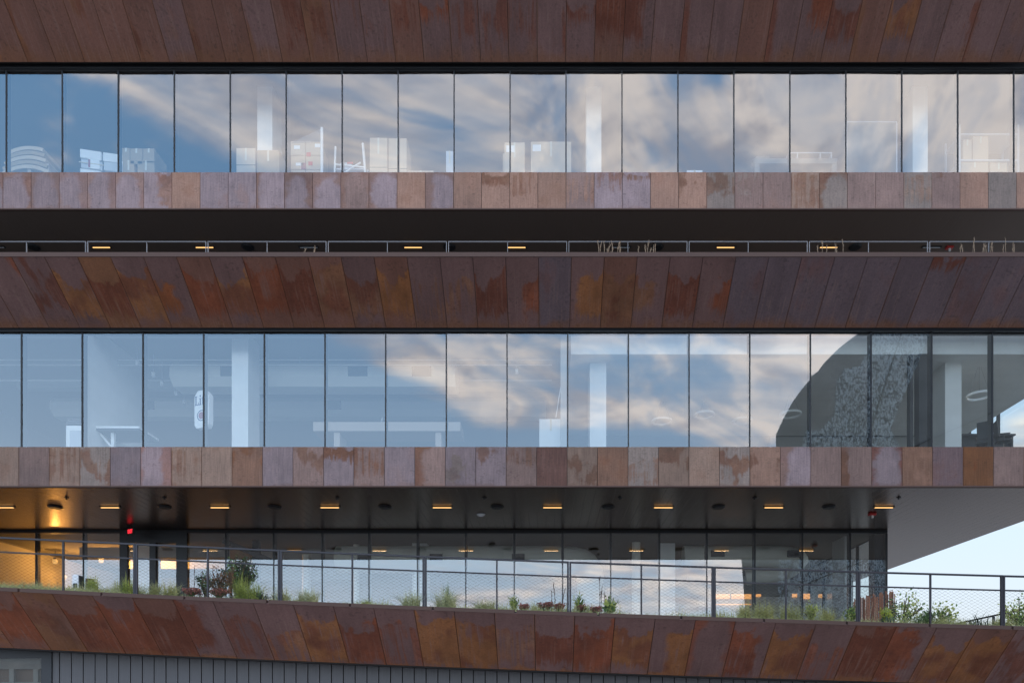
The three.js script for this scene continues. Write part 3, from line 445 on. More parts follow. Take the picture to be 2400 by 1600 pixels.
{ // shrink-wrapped bundle of white cartons
  const t = thing('wrapped_bundle', 'bundle of white cartons in shrink wrap beside the cardboard sheets', 'wrapped cartons', [X(224, 24.2), UF, -24.8], .22), r = rng(3);
  for (let k = 0; k < 5; k++) for (const x of [-.36, .34]) part(t, 'carton', rbx(.66, .31, .7, .03, x + (r() - .5) * .06, .16 + k * .325, (r() - .5) * .08), k % 2 ? M.wrap : M.whitePlain);
  part(t, 'paper_label', [bx(-.42, -.1, 1.0, 1.3, .345, .372), bx(.1, .5, .72, .86, .345, .372)], M.whitePlain); part(t, 'tag', bx(-.44, -.38, 1.02, 1.28, .372, .378), M.maroon); part(t, 'strap', [bx(-.72, .72, .5, .53, .36, .375), bx(-.72, .72, 1.14, 1.17, .36, .375)], M.tape);
}
for (const [a, b, y, base, w, k] of [[285, 303, 347, UF + 1.12, 'narrow', 'upper left'], [304, 333, 348, UF + 1.02, 'square', 'upper middle'], [334, 361, 348, UF + 1.06, 'square', 'upper right'], [286, 314, 376, UF, 'tall', 'lower left'], [321, 361, 377, UF, 'wide', 'lower right']]) carton(`${w} cardboard box, ${k} of the pile by the wrapped bundle`, a, b, y, 24.2, .8, M.card, { base });
carton('cardboard box left of the first white column upstairs', 553, 598, 347, 24.0, .7, M.cardPale, { seams: [.6] });
carton('tall tan carton in front of the first white column upstairs', 602, 654, 352, 23.9, .6, M.card);
{ // wrapped pallet with a white corner post
  const t = thing('wrapped_pallet', 'shrink wrapped pallet of pale cartons with red stickers and a white corner post', 'pallet load', [X(712, 24.2), UF, -24.8]);
  for (let k = 0; k < 4; k++) for (const x of [-.27, .24]) part(t, 'carton', rbx(.5, .47, .8, .02, x, .26 + k * .48, 0), M.cardPale);
  part(t, 'corner_post', bx(.50, .58, 0, 2.38, .36, .44), M.whitePlain); part(t, 'sticker', [bx(.02, .16, 1.42, 1.55, .40, .412), bx(.08, .22, 1.12, 1.24, .40, .412)], M.red); part(t, 'tag', bx(-.16, 0, .98, 1.2, .40, .412), M.maroon); part(t, 'paper_label', [bx(-.4, -.2, 1.66, 1.78, .40, .412), bx(.3, .48, 1.72, 1.84, .40, .412), bx(-.34, -.1, 1.1, 1.2, .40, .412)], M.whitePlain);
  part(t, 'wrap_sheet', new THREE.BufferGeometry().setFromPoints([V(-.55, 1.85, .41), V(.54, 1.9, .41), V(.54, 2.36, .41), V(-.55, 1.85, .41), V(.54, 1.9, .41), V(-.5, 1.95, .2)]), new THREE.MeshStandardMaterial({ color: 0x9aa4ac, roughness: .3, transparent: true, opacity: .35, side: THREE.DoubleSide }));
  t.children.at(-1).geometry.computeVertexNormals();
}
{ // white cart
  const t = thing('hand_cart', 'white tubular cart with odds and ends between the pallet and the tan cartons', 'cart', [X(817, 24.2), UF, -24.7]);
  part(t, 'tube_frame', [bar(V(-.56, 0, .3), V(-.5, 1.75, .3), .035), bar(V(.42, 1.85, .3), V(.58, 0, .3), .045), bar(V(-.56, 0, -.3), V(-.52, 1.4, -.3), .035), bar(V(.44, 1.4, -.3), V(.56, 0, -.3), .035), bar(V(-.54, .5, .3), V(.54, .5, .3), .025), bar(V(-.54, 1.15, .3), V(.5, 1.05, .3), .03), bar(V(-.2, .85, .32), V(.35, 1.2, .32), .03)], M.whitePlain);
  part(t, 'tray', [bx(-.5, .5, .48, .52, -.3, .3), bx(-.48, .46, .98, 1.02, -.3, .3)], M.wrap); part(t, 'bundle', [rbx(.4, .3, .3, .05, -.2, 1.2, 0), rbx(.3, .34, .3, .05, .2, .75, 0)], M.wrap); part(t, 'tag', rbx(.2, .06, .02, .008, 0, 1.18, .33), M.red);
}
carton('tall tan carton stack left of the seventh upstairs mullion, near half', 866, 907, 323, 24.2, .8, M.cardPale, { seams: [.48] });
carton('tan carton stack behind the mullion, right of its twin', 910, 953, 324, 24.3, .8, M.cardPale, { seams: [.48] });
carton('low flat tan carton right of the tall carton stack', 955, 1016, 400, 24.2, .6, M.cardPale);
carton('small grey carton stack before the ninth upstairs mullion', 1045, 1062, 354, 24.2, .6, M.wrap, { seams: [.5] });
carton('tall tan carton with paper label left of the largest box', 1182, 1230, 334, 24.2, .7, M.cardPale, { sticker: true });
carton('tan carton half hidden behind a mullion, left of the labelled carton', 1178, 1196, 360, 24.8, .6, M.cardPale);
carton('largest tan box upstairs, with a torn white label', 1244, 1339, 332, 24.2, 1.0, M.cardPale, { sticker: true });
carton('low white box at the sill right of the second column', 1610, 1647, 399, 24.2, .5, M.whitePlain);
{ // workbench
  const t = thing('workbench', 'pale workbench with clutter behind the right upper windows', 'workbench', [X(1866, 25), UF, -25.4]), w = 2.85;
  part(t, 'bench_top', bx(-w / 2, w / 2, 1.62, 1.80, -.4, .4), M.dull); for (const x of [-w / 2 + .09, w / 2 - .09]) for (const z of [-.3, .34]) part(t, 'leg', bx(x - .08, x + .08, 0, 1.62, z - .05, z + .05), M.dull);
  part(t, 'rack', [bx(-.2, w / 2 - .1, 2.12, 2.16, -.2, .2), ...[-.2, .1, .9, w / 2 - .14].map((x) => bx(x, x + .04, 1.8, 2.12, -.2, .2))], M.wrap);
}
{ const t = thing('roll_bundle', 'crumpled pale bundle on the left end of the workbench', 'bundle', [X(1790, 25), UF + 1.8, -25.3]); const g = new THREE.IcosahedronGeometry(.22, 2), p = g.attributes.position; for (let i = 0; i < p.count; i++) { const k = .75 + .5 * noise(p.getX(i) * 9 + 7, p.getY(i) * 9 + p.getZ(i) * 5); p.setXYZ(i, p.getX(i) * k * 1.3, Math.max(-.0, (p.getY(i) + .2) * k * .6), p.getZ(i) * k); } g.computeVertexNormals(); part(t, 'cloth', g, M.dull); }
{ const t = thing('whiteboard', 'large pale board standing left of the third white column upstairs', 'whiteboard', [X(2049, 24.6), UF, -24.8]); part(t, 'panel', bx(-.84, .84, .5, 2.86, -.02, .02), M.dull); part(t, 'edge_frame', [bx(-.87, .87, 2.86, 2.9, -.03, .03), bx(.84, .88, .1, 2.86, -.03, .03), bx(-.88, -.84, .1, 2.86, -.03, .03), bx(-.88, .88, .46, .5, -.03, .03)], M.wrap); for (const x of [-.8, .8]) part(t, 'foot', bx(x - .04, x + .04, 0, .1, -.35, .35), M.dark); }
{ // shelving with boxes
  const x0 = X(2252, 25), x1 = X(2390, 25), t = thing('shelving_rack', 'open steel shelving at the right end of the upper floor', 'shelving', [(x0 + x1) / 2, UF, -25.5]), w = x1 - x0;
  for (const [y] of [[.9], [1.8], [2.7]]) part(t, 'shelf', bx(-w / 2, w / 2, y - .05, y, -.45, .45), M.wrap); for (const x of [-w / 2, w / 2]) for (const z of [-.43, .43]) part(t, 'upright', bx(x - .03, x + .03, 0, 3.0, z - .03, z + .03), M.wrap);
  for (const [a, b, y, sh, what] of [[2258, 2279, 327, 1.8, 'small pale carton on the middle shelf of the rack'], [2282, 2318, 319, 1.8, 'wider pale carton on the middle shelf of the rack'], [2254, 2318, 375, .9, 'long pale carton on the low shelf of the rack'], [2322, 2362, 381, .9, 'flat carton on the low shelf, right of the long one']]) carton(what, a, b, y, 25.1, .6, M.cardPale, { base: UF + sh });
}

// ---------------------------------------------------------------- things inside the middle floor
{
  const t = thing('counter_table', 'dark topped table fixed to the white partition at the left', 'table', [X(264, 22.2), MF, -22.9]);
  part(t, 'tabletop', bx(-.74, .74, .92, .98, -.55, .6), M.whitePlain); part(t, 'underside', bx(-.72, .72, .86, .918, -.53, .58), M.dark); for (const x of [-.68, -.2]) part(t, 'leg', bx(x - .05, x + .05, 0, .86, .3, .4), M.whitePlain); part(t, 'gusset', flatBar(V(-.6, .84, .35), V(-.24, .4, .35), .05, .06), M.whitePlain);
}
{ const t = thing('wire_cabinet', 'white cabinet with a wire rack on top at the far left', 'cabinet', [X(166, 22.4), MF, -22.9]); part(t, 'case', rbx(.62, 1.12, .6, .03, 0, .56, 0), M.whitePlain); part(t, 'door', rbx(.42, .9, .03, .01, .04, .5, .31), M.wrap); part(t, 'wire_rack', [1.2, 1.28, 1.36].flatMap((y, k) => [bar(V(-.3, y, .28 - k * .06), V(.22 - k * .03, y, .28 - k * .06), .009), bar(V(-.3, y, -.2), V(.22, y, -.2), .009), bar(V(-.3, y, -.2), V(-.3, y, .28), .009)]).concat([bar(V(-.3, 1.12, .28), V(-.34, 1.4, .1), .01), bar(V(.25, 1.12, .28), V(.12, 1.4, .1), .01)]), M.railPale); }
{ // can-shaped sign on a pole
  const Z = 22.6, t = thing('can_sign', 'white can shaped sign with blue lettering hanging on a thin pole', 'sign', [X(477, Z), Y(961, Z), -Z], -.35), s = new THREE.Shape(), w = .27, h = .57;
  [[-w, -h + .1], [-w + .07, -h], [w - .07, -h], [w, -h + .1], [w, h - .16], [w - .1, h - .03], [w - .14, h], [-w + .14, h], [-w + .1, h - .03], [-w, h - .16]].forEach(([x, y], i) => i ? s.lineTo(x, y) : s.moveTo(x, y)); s.closePath();
  const g = new THREE.ExtrudeGeometry(s, { depth: .16, bevelEnabled: true, bevelSize: .015, bevelThickness: .02, bevelSegments: 2 }); g.translate(0, 0, -.08); part(t, 'can_body', g, M.whitePlain);
  const serif = await new FontLoader().loadAsync('fonts/droid/droid_serif_bold.typeface.json'), tg = new TextGeometry('Lite', { font: serif, size: .22, depth: .004, curveSegments: 4 }); tg.computeBoundingBox(); tg.translate(-tg.boundingBox.max.x / 2, .1, .102); tg.scale(.9, 1.3, 1); const navy = mat(.03, .05, .16, .6); part(t, 'lettering', tg, navy);
  const rg = new THREE.RingGeometry(.14, .17, 28); rg.translate(0, -.2, .103); part(t, 'ring', rg, navy); const dg = new THREE.CircleGeometry(.11, 28); dg.translate(0, -.2, .103); part(t, 'emblem', dg, mat(.35, .10, .14, .6)); part(t, 'pole', bar(V(0, -h, 0), V(0, MF - Y(961, Z), 0), .018), M.whitePlain);
}
const spots = [[321, 850, 23.4], [358.5, 877, 24], [379, 899, 24.6], [412, 921, 25.2], [431, 942, 25.8], [469, 897, 24.2], [702, 895, 24.2], [944, 895, 24.2], [1211, 870, 23.6]];
spots.forEach(([px, py, z], i) => { const y = Y(py, z), top = 11.21 + EYE - y, t = thing('track_spotlight', `small white ceiling spotlight in the middle floor, ${nth(i, spots.length)}`, 'spotlight', [X(px, z), y, -z], 0, 'white spotlights of the middle floor'); part(t, 'head', rbx(.10, .15, .1, .02), M.whitePlain); part(t, 'stem', bar(V(0, .07, 0), V(0, top, 0), .008), M.wrap); });
{ // big pale table
  const Z = 23.6, x0 = X(733, Z), x1 = X(1079, Z), t = thing('long_table', 'long pale high table on two block legs behind the middle windows', 'table', [(x0 + x1) / 2, MF, -Z - .5]), w = x1 - x0, y1 = Y(988, Z) - MF, y0 = Y(1010, Z) - MF;
  part(t, 'tabletop', rbx(w, y1 - y0, 1.0, .015, 0, (y0 + y1) / 2, 0), M.wood); for (const px of [787, 1026]) { const x = X(px, Z) - (x0 + x1) / 2; part(t, 'leg', rbx(.2, y0, .8, .01, x, y0 / 2, 0), M.wood); }
}
{ const Z = 23.6, t = thing('table_stand', 'small white stand on the long pale table', 'stand', [X(889, Z), Y(988, Z), -Z - .3]); part(t, 'card', flatBar(V(-.03, .02, 0), V(.03, .24, 0), .1, .012), M.whitePlain); part(t, 'foot', rbx(.16, .02, .12, .006, 0, .01, 0), M.wood); }
carton('white cabinet left of the narrow white partition', 1264, 1318, 982, 22.6, .6, M.white, { base: MF, name: 'white_cabinet', cat: 'cabinet' });
{ const t = thing('leaning_pole', 'thin white pole leaning above the white cabinet', 'pole', [X(1303, 22.9), Y(978, 22.9), -22.9]); part(t, 'rod', bar(V(0, 0, 0), V(.2, 1.3, -.05), .014), M.whitePlain); }
const rings = [[1551, 987, 25.6], [1651, 972, 25.6], [1740, 986, 26.4], [1853, 971, 25], [2296, 927, 22.9]];
rings.forEach(([px, py, z], i) => { const y = Y(py, z), t = thing('ring_pendant', `white ring lamp hanging in the right half of the middle floor, ${nth(i, rings.length)}`, 'pendant lamp', [X(px, z), y, -z], 0, 'ring lamps of the middle floor'); const pts = [[.33, -.035], [.37, -.035], [.37, .035], [.33, .035], [.33, -.035]].map(([a, b]) => new THREE.Vector2(a, b)); part(t, 'ring', new THREE.LatheGeometry(pts, 40), M.whitePlain); const top = Math.max(.2, 10.26 + EYE - y); part(t, 'wire', [0, 2.1, 4.2].map((a) => bar(V(.35 * Math.cos(a), .03, .35 * Math.sin(a)), V(.05 * Math.cos(a), top, .05 * Math.sin(a)), .004, 4)), M.railPale); });
{ // desk and chairs in the right corner
  const t = thing('office_desk', 'dark desk by the corner window of the middle floor', 'desk', [X(2300, 23.4), MF, -23.6]); part(t, 'desktop', bx(-.9, 1.0, 1.02, 1.07, -.4, .4), M.dark); part(t, 'panel', bx(-.85, .95, .3, 1.0, .2, .24), M.seatBlack); for (const x of [-.82, .92]) part(t, 'leg', bx(x - .03, x + .03, 0, 1.02, -.35, .35), M.dark);
  const chair = (label, px, z, turn) => {
    const c = thing('office_chair', label, 'chair', [X(px, z), MF, -z], turn, 'office chairs by the corner window'); c.scale.setScalar(.8);
    part(c, 'seat', rbx(.5, .08, .5, .03, 0, .72, 0), M.seatBlack); const b = rbx(.46, .66, .05, .02, 0, 1.18, 0); b.rotateX(-.14); b.translate(0, 0, -.08); part(c, 'backrest', b, M.seatBlack);
    part(c, 'stem', bar(V(0, .12, 0), V(0, .7, 0), .03), M.dark); for (const s of [-1, 1]) part(c, 'armrest', [bx(s * .27 - .025, s * .27 + .025, .93, .96, -.2, .16), bar(V(s * .27, .7, -.05), V(s * .27, .94, -.05), .015)], M.seatBlack);
    part(c, 'star_base', [0, 1, 2, 3, 4].map((k) => bar(V(0, .14, 0), V(.3 * Math.cos(k * 1.257), .06, .3 * Math.sin(k * 1.257)), .022)), M.dark); for (let k = 0; k < 5; k++) { const w = new THREE.CylinderGeometry(.035, .035, .04, 10); w.rotateZ(Math.PI / 2); w.translate(.3 * Math.cos(k * 1.257), .035, .3 * Math.sin(k * 1.257)); part(c, 'castor', w, M.seatBlack); }
  };
  chair('black office chair silhouetted against the sky, nearer the column', 2308, 22.7, 2.5); chair('black office chair at the frame edge, seen from the side', 2352, 22.5, 1.3);
}

// ---------------------------------------------------------------- things inside the lower floor
function highTable(px, label, z) { const t = thing('bar_table', label, 'table', [X(px, z), LF, -z], 0, 'pale tables of the lower floor'); part(t, 'tabletop', rbx(1.5, .06, .7, .015, 0, 1.55, 0), M.whitePlain); part(t, 'pedestal', rbx(.18, 1.5, .18, .02, 0, .77, 0), M.whitePlain); part(t, 'foot', rbx(.6, .04, .5, .01, 0, .02, 0), M.whitePlain); }
[[880, 'pale pedestal table behind the lower glass, leftmost'], [1190, 'pale pedestal table behind the lower glass, second from the left'], [1250, 'pale pedestal table behind the lower glass, third from the left'], [1505, 'pale pedestal table behind the lower glass, rightmost']].forEach(([px, l], i) => highTable(px, l, 30 + (i % 2)));
{ // lit bar at the right
  const t = thing('bar_counter', 'lit bar with orange glowing shelf lights deep in the right of the lower floor', 'bar', [0, LF, 0]), z = 34;
  const y = (p) => Y(p, z) - LF, xs = [[1672, 1713, 1391, 1402], [1717, 1763, 1391, 1402], [1768, 1786, 1391, 1397], [1672, 1763, 1414, 1416], [1860, 1871, 1390, 1398], [1886, 1901, 1390, 1402], [1922, 1937, 1391, 1399]];
  part(t, 'back_wall', bx(X(1640, z), X(1990, z), 0, 3.5, -z - .3, -z - .2), M.wallGrey); part(t, 'counter', bx(X(1660, z), X(1960, z), 0, 2.0, -z + .6, -z + 1.2), M.dark); part(t, 'bar_top', bx(X(1655, z), X(1965, z), 2.0, 2.06, -z + .5, -z + 1.3), M.wood);
  for (const [a, b, c, d] of xs) part(t, 'shelf_light', bx(X(a, z), X(b, z), y(d), y(c), -z - .2, -z - .12), M.coveGlow);
  const l = new THREE.RectAreaLight(new THREE.Color(1, .5, .16), 5, 2.2, .25); l.position.set(X(1730, z), Y(1397, z), -z + .0); l.lookAt(X(1730, z), Y(1397, z), 0); scene.add(l);
}
for (const [px, py, z, power, label] of [[318, 1318, 31.6, 30, 'warm lit wall lamp seen through the double door'], [150, 1352, 32, 2, 'warm low lamp glowing at the left end of the lower floor'], [236, 1314, 31.4, 18, 'warm lamp behind the third pane at the left'], [128, 1316, 30.6, 7, 'warm lamp behind the first pane at the left']]) {
  const t = thing('wall_lamp', label, 'lamp', [X(px, z), Y(py, z), -z]); const s = new THREE.SphereGeometry(.10, 16, 10); part(t, 'lamp_shade', s, M.warmGlow); const k = new THREE.CylinderGeometry(.05, .11, .05, 14); k.translate(0, .12, 0); part(t, 'lamp_cap', k, M.dark);
  const top = 5.98 + EYE - Y(py, z); part(t, 'lamp_rod', bar(V(0, .12, 0), V(0, top, 0), .012), M.dark);
  const l = new THREE.PointLight(new THREE.Color(1, .43, .09), power); l.position.set(X(px, z), Y(py, z), -z); l.castShadow = true; l.shadow.radius = 4; scene.add(l);
}
{ // soft white ceiling panels deeper inside
  for (const [x, z] of [[-6, 33], [2, 33.5], [8, 33]]) { const t = thing('ceiling_panel_light', `faint ceiling light deep inside the lower floor, ${x < -1 ? 'left' : x < 5 ? 'middle' : 'right'}`, 'ceiling light', [x, 5.98 + EYE, -z]); part(t, 'light_tray', bx(-.66, .66, -.05, 0, -.16, .16), M.dark); part(t, 'light_panel', bx(-.6, .6, -.058, -.05, -.12, .12), glow(1, .93, .8, .8)); const l = new THREE.RectAreaLight(new THREE.Color(1, .92, .78), 9, 1.2, .24); l.position.set(x, 5.98 + EYE - .09, -z); l.rotation.x = -Math.PI / 2; scene.add(l); }
}

// ---------------------------------------------------------------- on the terrace: kiosk, bollard, bench, rod screen
{ const z = 21, x = X(181, z), y0 = .9 + EYE, h = Y(1347, z) - y0, t = thing('ticket_kiosk', 'grey and white upright kiosk on the terrace left of the rusty bollard', 'kiosk', [x, y0, -z]); part(t, 'case', rbx(.19, h, .16, .02, -.02, h / 2, 0), M.whitePlain); part(t, 'side_plate', bx(.085, .115, 0, h - .03, -.09, .09), M.black); part(t, 'screen', rbx(.12, .15, .015, .004, -.02, h - .33, .083), M.black); part(t, 'skirt', rbx(.20, h - .55, .17, .02, -.02, (h - .55) / 2, 0), M.dark); }
{ const z = 20, x = X(209.5, z), y0 = .9 + EYE, h = Y(1357, z) - y0, t = thing('bollard', 'square rusty bollard with bright grass at its foot', 'bollard', [x, y0, -z]); part(t, 'shaft', rbx(.15, h, .15, .012, 0, h / 2, 0), M.capSteel); part(t, 'top_plate', rbx(.16, .03, .16, .008, 0, h - .005, 0), mat(.1, .05, .03, .8)); }
{ const z = 19.6, x = X(438, z), y = Y(1386, z), t = thing('slatted_bench', 'curved black slatted bench left of the brown shrub', 'bench', [x, y, -z]);
  const arc = (k) => { const a = Math.PI * (.06 + .88 * k); return V(-.33 * Math.cos(a), .02 + .10 * Math.sin(a), -.18 * Math.sin(a)); };
  for (let k = 0; k < 9; k++) { const p = arc(k / 8); part(t, 'slat', bx(p.x - .022, p.x + .022, p.y - .14, p.y, p.z - .02, p.z + .02), M.black); }
  part(t, 'seat_edge', new THREE.TubeGeometry(new THREE.CatmullRomCurve3(Array.from({ length: 12 }, (_, k) => arc(k / 11))), 24, .022, 6), M.black); for (const k of [0, 1]) { const p = arc(k); part(t, 'leg', bar(V(p.x, .9 + EYE - y, p.z), V(p.x, p.y, p.z), .02), M.black); } part(t, 'leg', bar(V(0, .9 + EYE - y, -.18), V(0, .05, -.18), .02), M.black); }
{ // screen of rusty rods
  const t = thing('rod_screen', 'fence of thin rusty steel rods at the right corner of the lower glass', 'fence'), r = rng(44), rod = mat(.30, .13, .075, .8), rodD = mat(.18, .075, .045, .8);
  for (let i = 0; i < 62; i++) { const k = i / 61, z = mix(23.4, 20.6, k) + (r() - .5) * .12, x = mix(X(2003, 23.4), X(2097, 20.6), k) + (r() - .5) * .02, y1 = EYE + mix(2.98, 2.86, k) + (r() - .5) * .14; part(t, 'rod', bar(V(x, .9 + EYE, -z), V(x + (r() - .5) * .02, y1, -z), .011 + .004 * r(), 6), r() < .35 ? rodD : rod); }
  part(t, 'cross_rail', bar(V(X(2003, 23.4), 1.5 + EYE, -23.43), V(X(2097, 20.6), 1.5 + EYE, -20.63), .014), rodD);
}

// ---------------------------------------------------------------- planting
const leafMat = (r, g, b) => new THREE.MeshPhysicalMaterial({ color: new THREE.Color().setRGB(r, g, b), roughness: .75, transmission: .35, thickness: 0, side: THREE.DoubleSide });
const G = { bright: leafMat(.38, .44, .10), pale: leafMat(.54, .55, .30), mid: leafMat(.11, .20, .045), dark: leafMat(.03, .055, .025), brown: leafMat(.20, .095, .035), olive: leafMat(.50, .49, .20), yellow: leafMat(.50, .52, .06), straw: mat(.34, .235, .155, .9), pink: mat(.42, .17, .13, .9), red: mat(.24, .09, .07, .9), bark: mat(.09, .065, .05, .9), rosy: mat(.6, .25, .28, .8), blue: leafMat(.09, .16, .10) };
class Faces { constructor() { this.p = []; } tri(a, b, c) { this.p.push(a.x, a.y, a.z, b.x, b.y, b.z, c.x, c.y, c.z); } geo() { const g = new THREE.BufferGeometry(); g.setAttribute('position', new THREE.Float32BufferAttribute(this.p, 3)); g.computeVertexNormals(); return g; } }
function leaf(f, at, dir, len, wid, r) {
  const side = V(r() - .5, r() - .5, r() - .5).cross(dir).normalize().multiplyScalar(wid / 2), m = at.clone().addScaledVector(dir, len * .45), tip = at.clone().addScaledVector(dir, len), up = V().crossVectors(side, dir).normalize().multiplyScalar(wid * .18);
  f.tri(at, m.clone().add(side).add(up), m); f.tri(m, m.clone().add(side).add(up), tip); f.tri(at, m, m.clone().sub(side).add(up)); f.tri(m, tip, m.clone().sub(side).add(up));
}
function grassClump(label, x, z, y, h, w, n, m, seed, wid = .009, group) {
  const r = rng(seed), f = new Faces();
  for (let i = 0; i < n; i++) {
    const a = r() * 6.283, r1 = r(), lean = Math.pow(r(), .6), hh = h * (.55 + .5 * r()) * (1 - .35 * lean), b = V((r() - .5) * w * .55, 0, (r() - .5) * w * .4), d = V(Math.cos(a), 0, Math.sin(a)), s = V(-d.z, 0, d.x).multiplyScalar(wid / 2), at = (t) => b.clone().addScaledVector(d, lean * w * (.5 + .6 * r1) * t * t).setY(hh * (t - .25 * lean * t * t * t));
    let p = at(0), q = s.clone(); for (let k = 1; k <= 3; k++) { const t = k / 3, p2 = at(t), q2 = s.clone().multiplyScalar(1 - t * .85); f.tri(p.clone().sub(q), p.clone().add(q), p2.clone().add(q2)); f.tri(p.clone().sub(q), p2.clone().add(q2), p2.clone().sub(q2)); p = p2; q = q2; }
  }
  const t = thing('grass_clump', label, 'ornamental grass', [x, y, z], 0, group); part(t, 'blades', f.geo(), m); return t;
}
function shrub(name, label, cat, x, z, y, w, h, o, seed) {      // stems fan out, leaves cluster along their upper parts
  const r = rng(seed), t = thing(name, label, cat, [x, y, z]), f = o.mats.map(() => new Faces()), stems = [];
  for (let i = 0; i < o.stems; i++) {
    const a = r() * 6.283, q = Math.sqrt(r()), top = V(Math.cos(a) * q * w / 2 + (o.skew ?? 0) * r() * w, h * (o.flat ? .75 + .25 * r() : (1 - .45 * q) * (.7 + .3 * r())), Math.sin(a) * q * w * .35), mid = top.clone().multiplyScalar(.5).add(V((r() - .5) * .12 * w, .08 * h, 0)), c = new THREE.QuadraticBezierCurve3(V((r() - .5) * .06, 0, (r() - .5) * .06), mid, top);
    stems.push(new THREE.TubeGeometry(c, 5, o.stem ?? .008, 4));
    const k = i % o.mats.length;
    for (let j = 0; j < o.leaves; j++) { const u = Math.pow(r(), o.bias ?? .6), p = c.getPoint(u), off = V(r() - .5, r() - .5, r() - .5).multiplyScalar((o.spread ?? .2) * (.4 + u)); p.add(off); if (p.y < 0) p.y = .01; const tan = c.getTangent(Math.min(u, .99)); leaf(f[r() < .8 ? k : Math.floor(r() * o.mats.length)], p, V(r() - .5, (r() - .5) * .9 + (o.up ?? .15), r() - .5).addScaledVector(tan, o.along ?? .2).normalize(), o.len * (.7 + .6 * r()), o.wid * (.7 + .6 * r()), r); }
  }
  part(t, 'stems', stems, o.stemMat ?? G.bark); f.forEach((g, i) => part(t, 'foliage', g.geo(), o.mats[i])); return t;
}
function stalks(label, list, z, base, seed, m, group) { // dry stalks: [pixel, height in px]
  const r = rng(seed), x0 = X(list[0][0], z), t = thing('dry_stalks', label, 'dry plant', [x0, base, -z], 0, group);
  for (const [px, hp] of list) { const h = hp * z / F + .1, b = V(X(px, z) - x0, 0, (r() - .5) * .1), c = new THREE.QuadraticBezierCurve3(b, b.clone().add(V((r() - .5) * .08, h * .5, 0)), b.clone().add(V((r() - .35) * .12, h, 0))); part(t, 'stalk', new THREE.TubeGeometry(c, 5, .0065, 4), m); const tufts = []; for (let k = 0; k < 7; k++) { const p = c.getPoint(.3 + .7 * r()); tufts.push(bar(p, p.clone().add(V((r() - .5) * .05, .05 + .04 * r(), 0)), .006, 3)); } part(t, 'seed_head', tufts, m); }
 
}
const soil = (x, z = 16.9) => EYE + (rampTop(x) + .045 - EYE) * z / 16.17 - .03;
const at = (px, z = 17) => [X(px, z), -z, soil(X(px, z), z)];
// [label, px, height px, width px, blades, colour]
const CL = [
  ['low sparse grass at the far left of the terrace edge', 70, 16, 40, 60, 'pale'], ['bright green grass at the foot of the rusty bollard', 216, 36, 34, 130, 'bright'], ['dry pale grass just left of the door frame', 272, 26, 20, 50, 'pale'], ['bright green tuft in front of the left door post', 298, 38, 34, 120, 'bright'],
  ['pale grass at the first double railing post', 330, 22, 40, 70, 'pale'], ['olive grass before the middle of the double door', 362, 28, 34, 100, 'olive'], ['wide olive grass left of the curved bench', 400, 30, 56, 150, 'olive'], ['large bright green grass right of the brown shrub', 582, 42, 84, 260, 'bright'],
  ['tall bright green blades rising from the large grass', 562, 66, 26, 60, 'bright'], ['pale grass at the second double railing post', 662, 30, 44, 110, 'pale'], ['pale grass right of the second double post', 722, 30, 58, 150, 'pale'], ['low grass between the second and third double posts', 858, 12, 30, 50, 'bright'],
  ['pale grass left of the third double post', 962, 36, 62, 170, 'pale'], ['pale grass just right of the third double post', 1046, 42, 66, 170, 'pale'], ['slender green sprig in the pale grass right of the third double post', 1050, 56, 26, 50, 'mid'], ['wispy grass below the middle railing post', 1136, 26, 60, 120, 'pale'], ['small olive grass left of the red sedum', 1255, 20, 34, 70, 'olive'],
  ['small green grass right of the fourth double post', 1385, 22, 40, 80, 'olive'], ['thin grass where the mirrored tower begins', 1745, 40, 40, 130, 'olive'], ['feathery grass left of the yellow green bush', 1790, 44, 62, 190, 'olive'], ['feathery grass under the tower reflection', 1852, 42, 66, 190, 'olive'], ['grass right of the yellow green bush', 1938, 34, 46, 130, 'olive'],
  ['soft grass under the first small tree at the right', 2164, 26, 44, 130, 'mid'], ['soft low grass beside the right railing post', 2205, 20, 50, 110, 'olive'], ['spiky dark blades left of the last double post', 2296, 38, 44, 26, 'dark'], ['olive grass at the last double post', 2352, 26, 56, 140, 'olive'], ['low grass between the two small trees', 2246, 16, 60, 110, 'olive'],
];
CL.forEach(([label, px, hp, wp, n, c], i) => { const z = 16.75 + (i % 3) * .25, [x, zz, y] = at(px, z); grassClump(label, x, zz, y, hp * 1.25 * z / F + .06, wp * 1.2 * z / F, c === 'dark' ? n : Math.round(n * 1.7), G[c], 200 + i, c === 'dark' ? .03 : .013); });
{ // ground cover along the whole planter
  const r = rng(9), f = new Faces(); for (let i = 0; i < 15000; i++) { const x = mix(-17, 13.5, r()), z = -mix(16.55, 17.7, r()), y = soil(x, -z), thickness = ss(.42, .70, fbm(x * .55 + 4, z * .6, 4)) + ss(3.4, 5.5, x) * .55; if (r() > .25 + thickness) continue; const h = (.04 + .16 * r() * r()) * (.4 + thickness * 1.5), d = V((r() - .5) * .16, h, (r() - .5) * .12), s = V(.006, 0, 0); const b = V(x, y, z); f.tri(b.clone().sub(s), b.clone().add(s), b.clone().add(d)); }
  const o = part(scene, 'ground_cover', f.geo(), G.olive); tag(o, 'short sparse green ground cover in the sloping planter', 'ground cover', null, 'stuff');
}
const shr = (name, label, cat, px, hp, wp, o, seed, z = 17.1) => { const [x, zz, y] = at(px, z); shrub(name, label, cat, x, zz, y, wp * z / F, hp * z / F, o, seed); };
shr('brown_shrub', 'rusty brown leaved shrub behind the railing right of the bench', 'shrub', 516, 84, 72, { stems: 24, leaves: 34, len: .05, wid: .03, spread: .13, mats: [G.brown, G.brown, G.dark] }, 301);
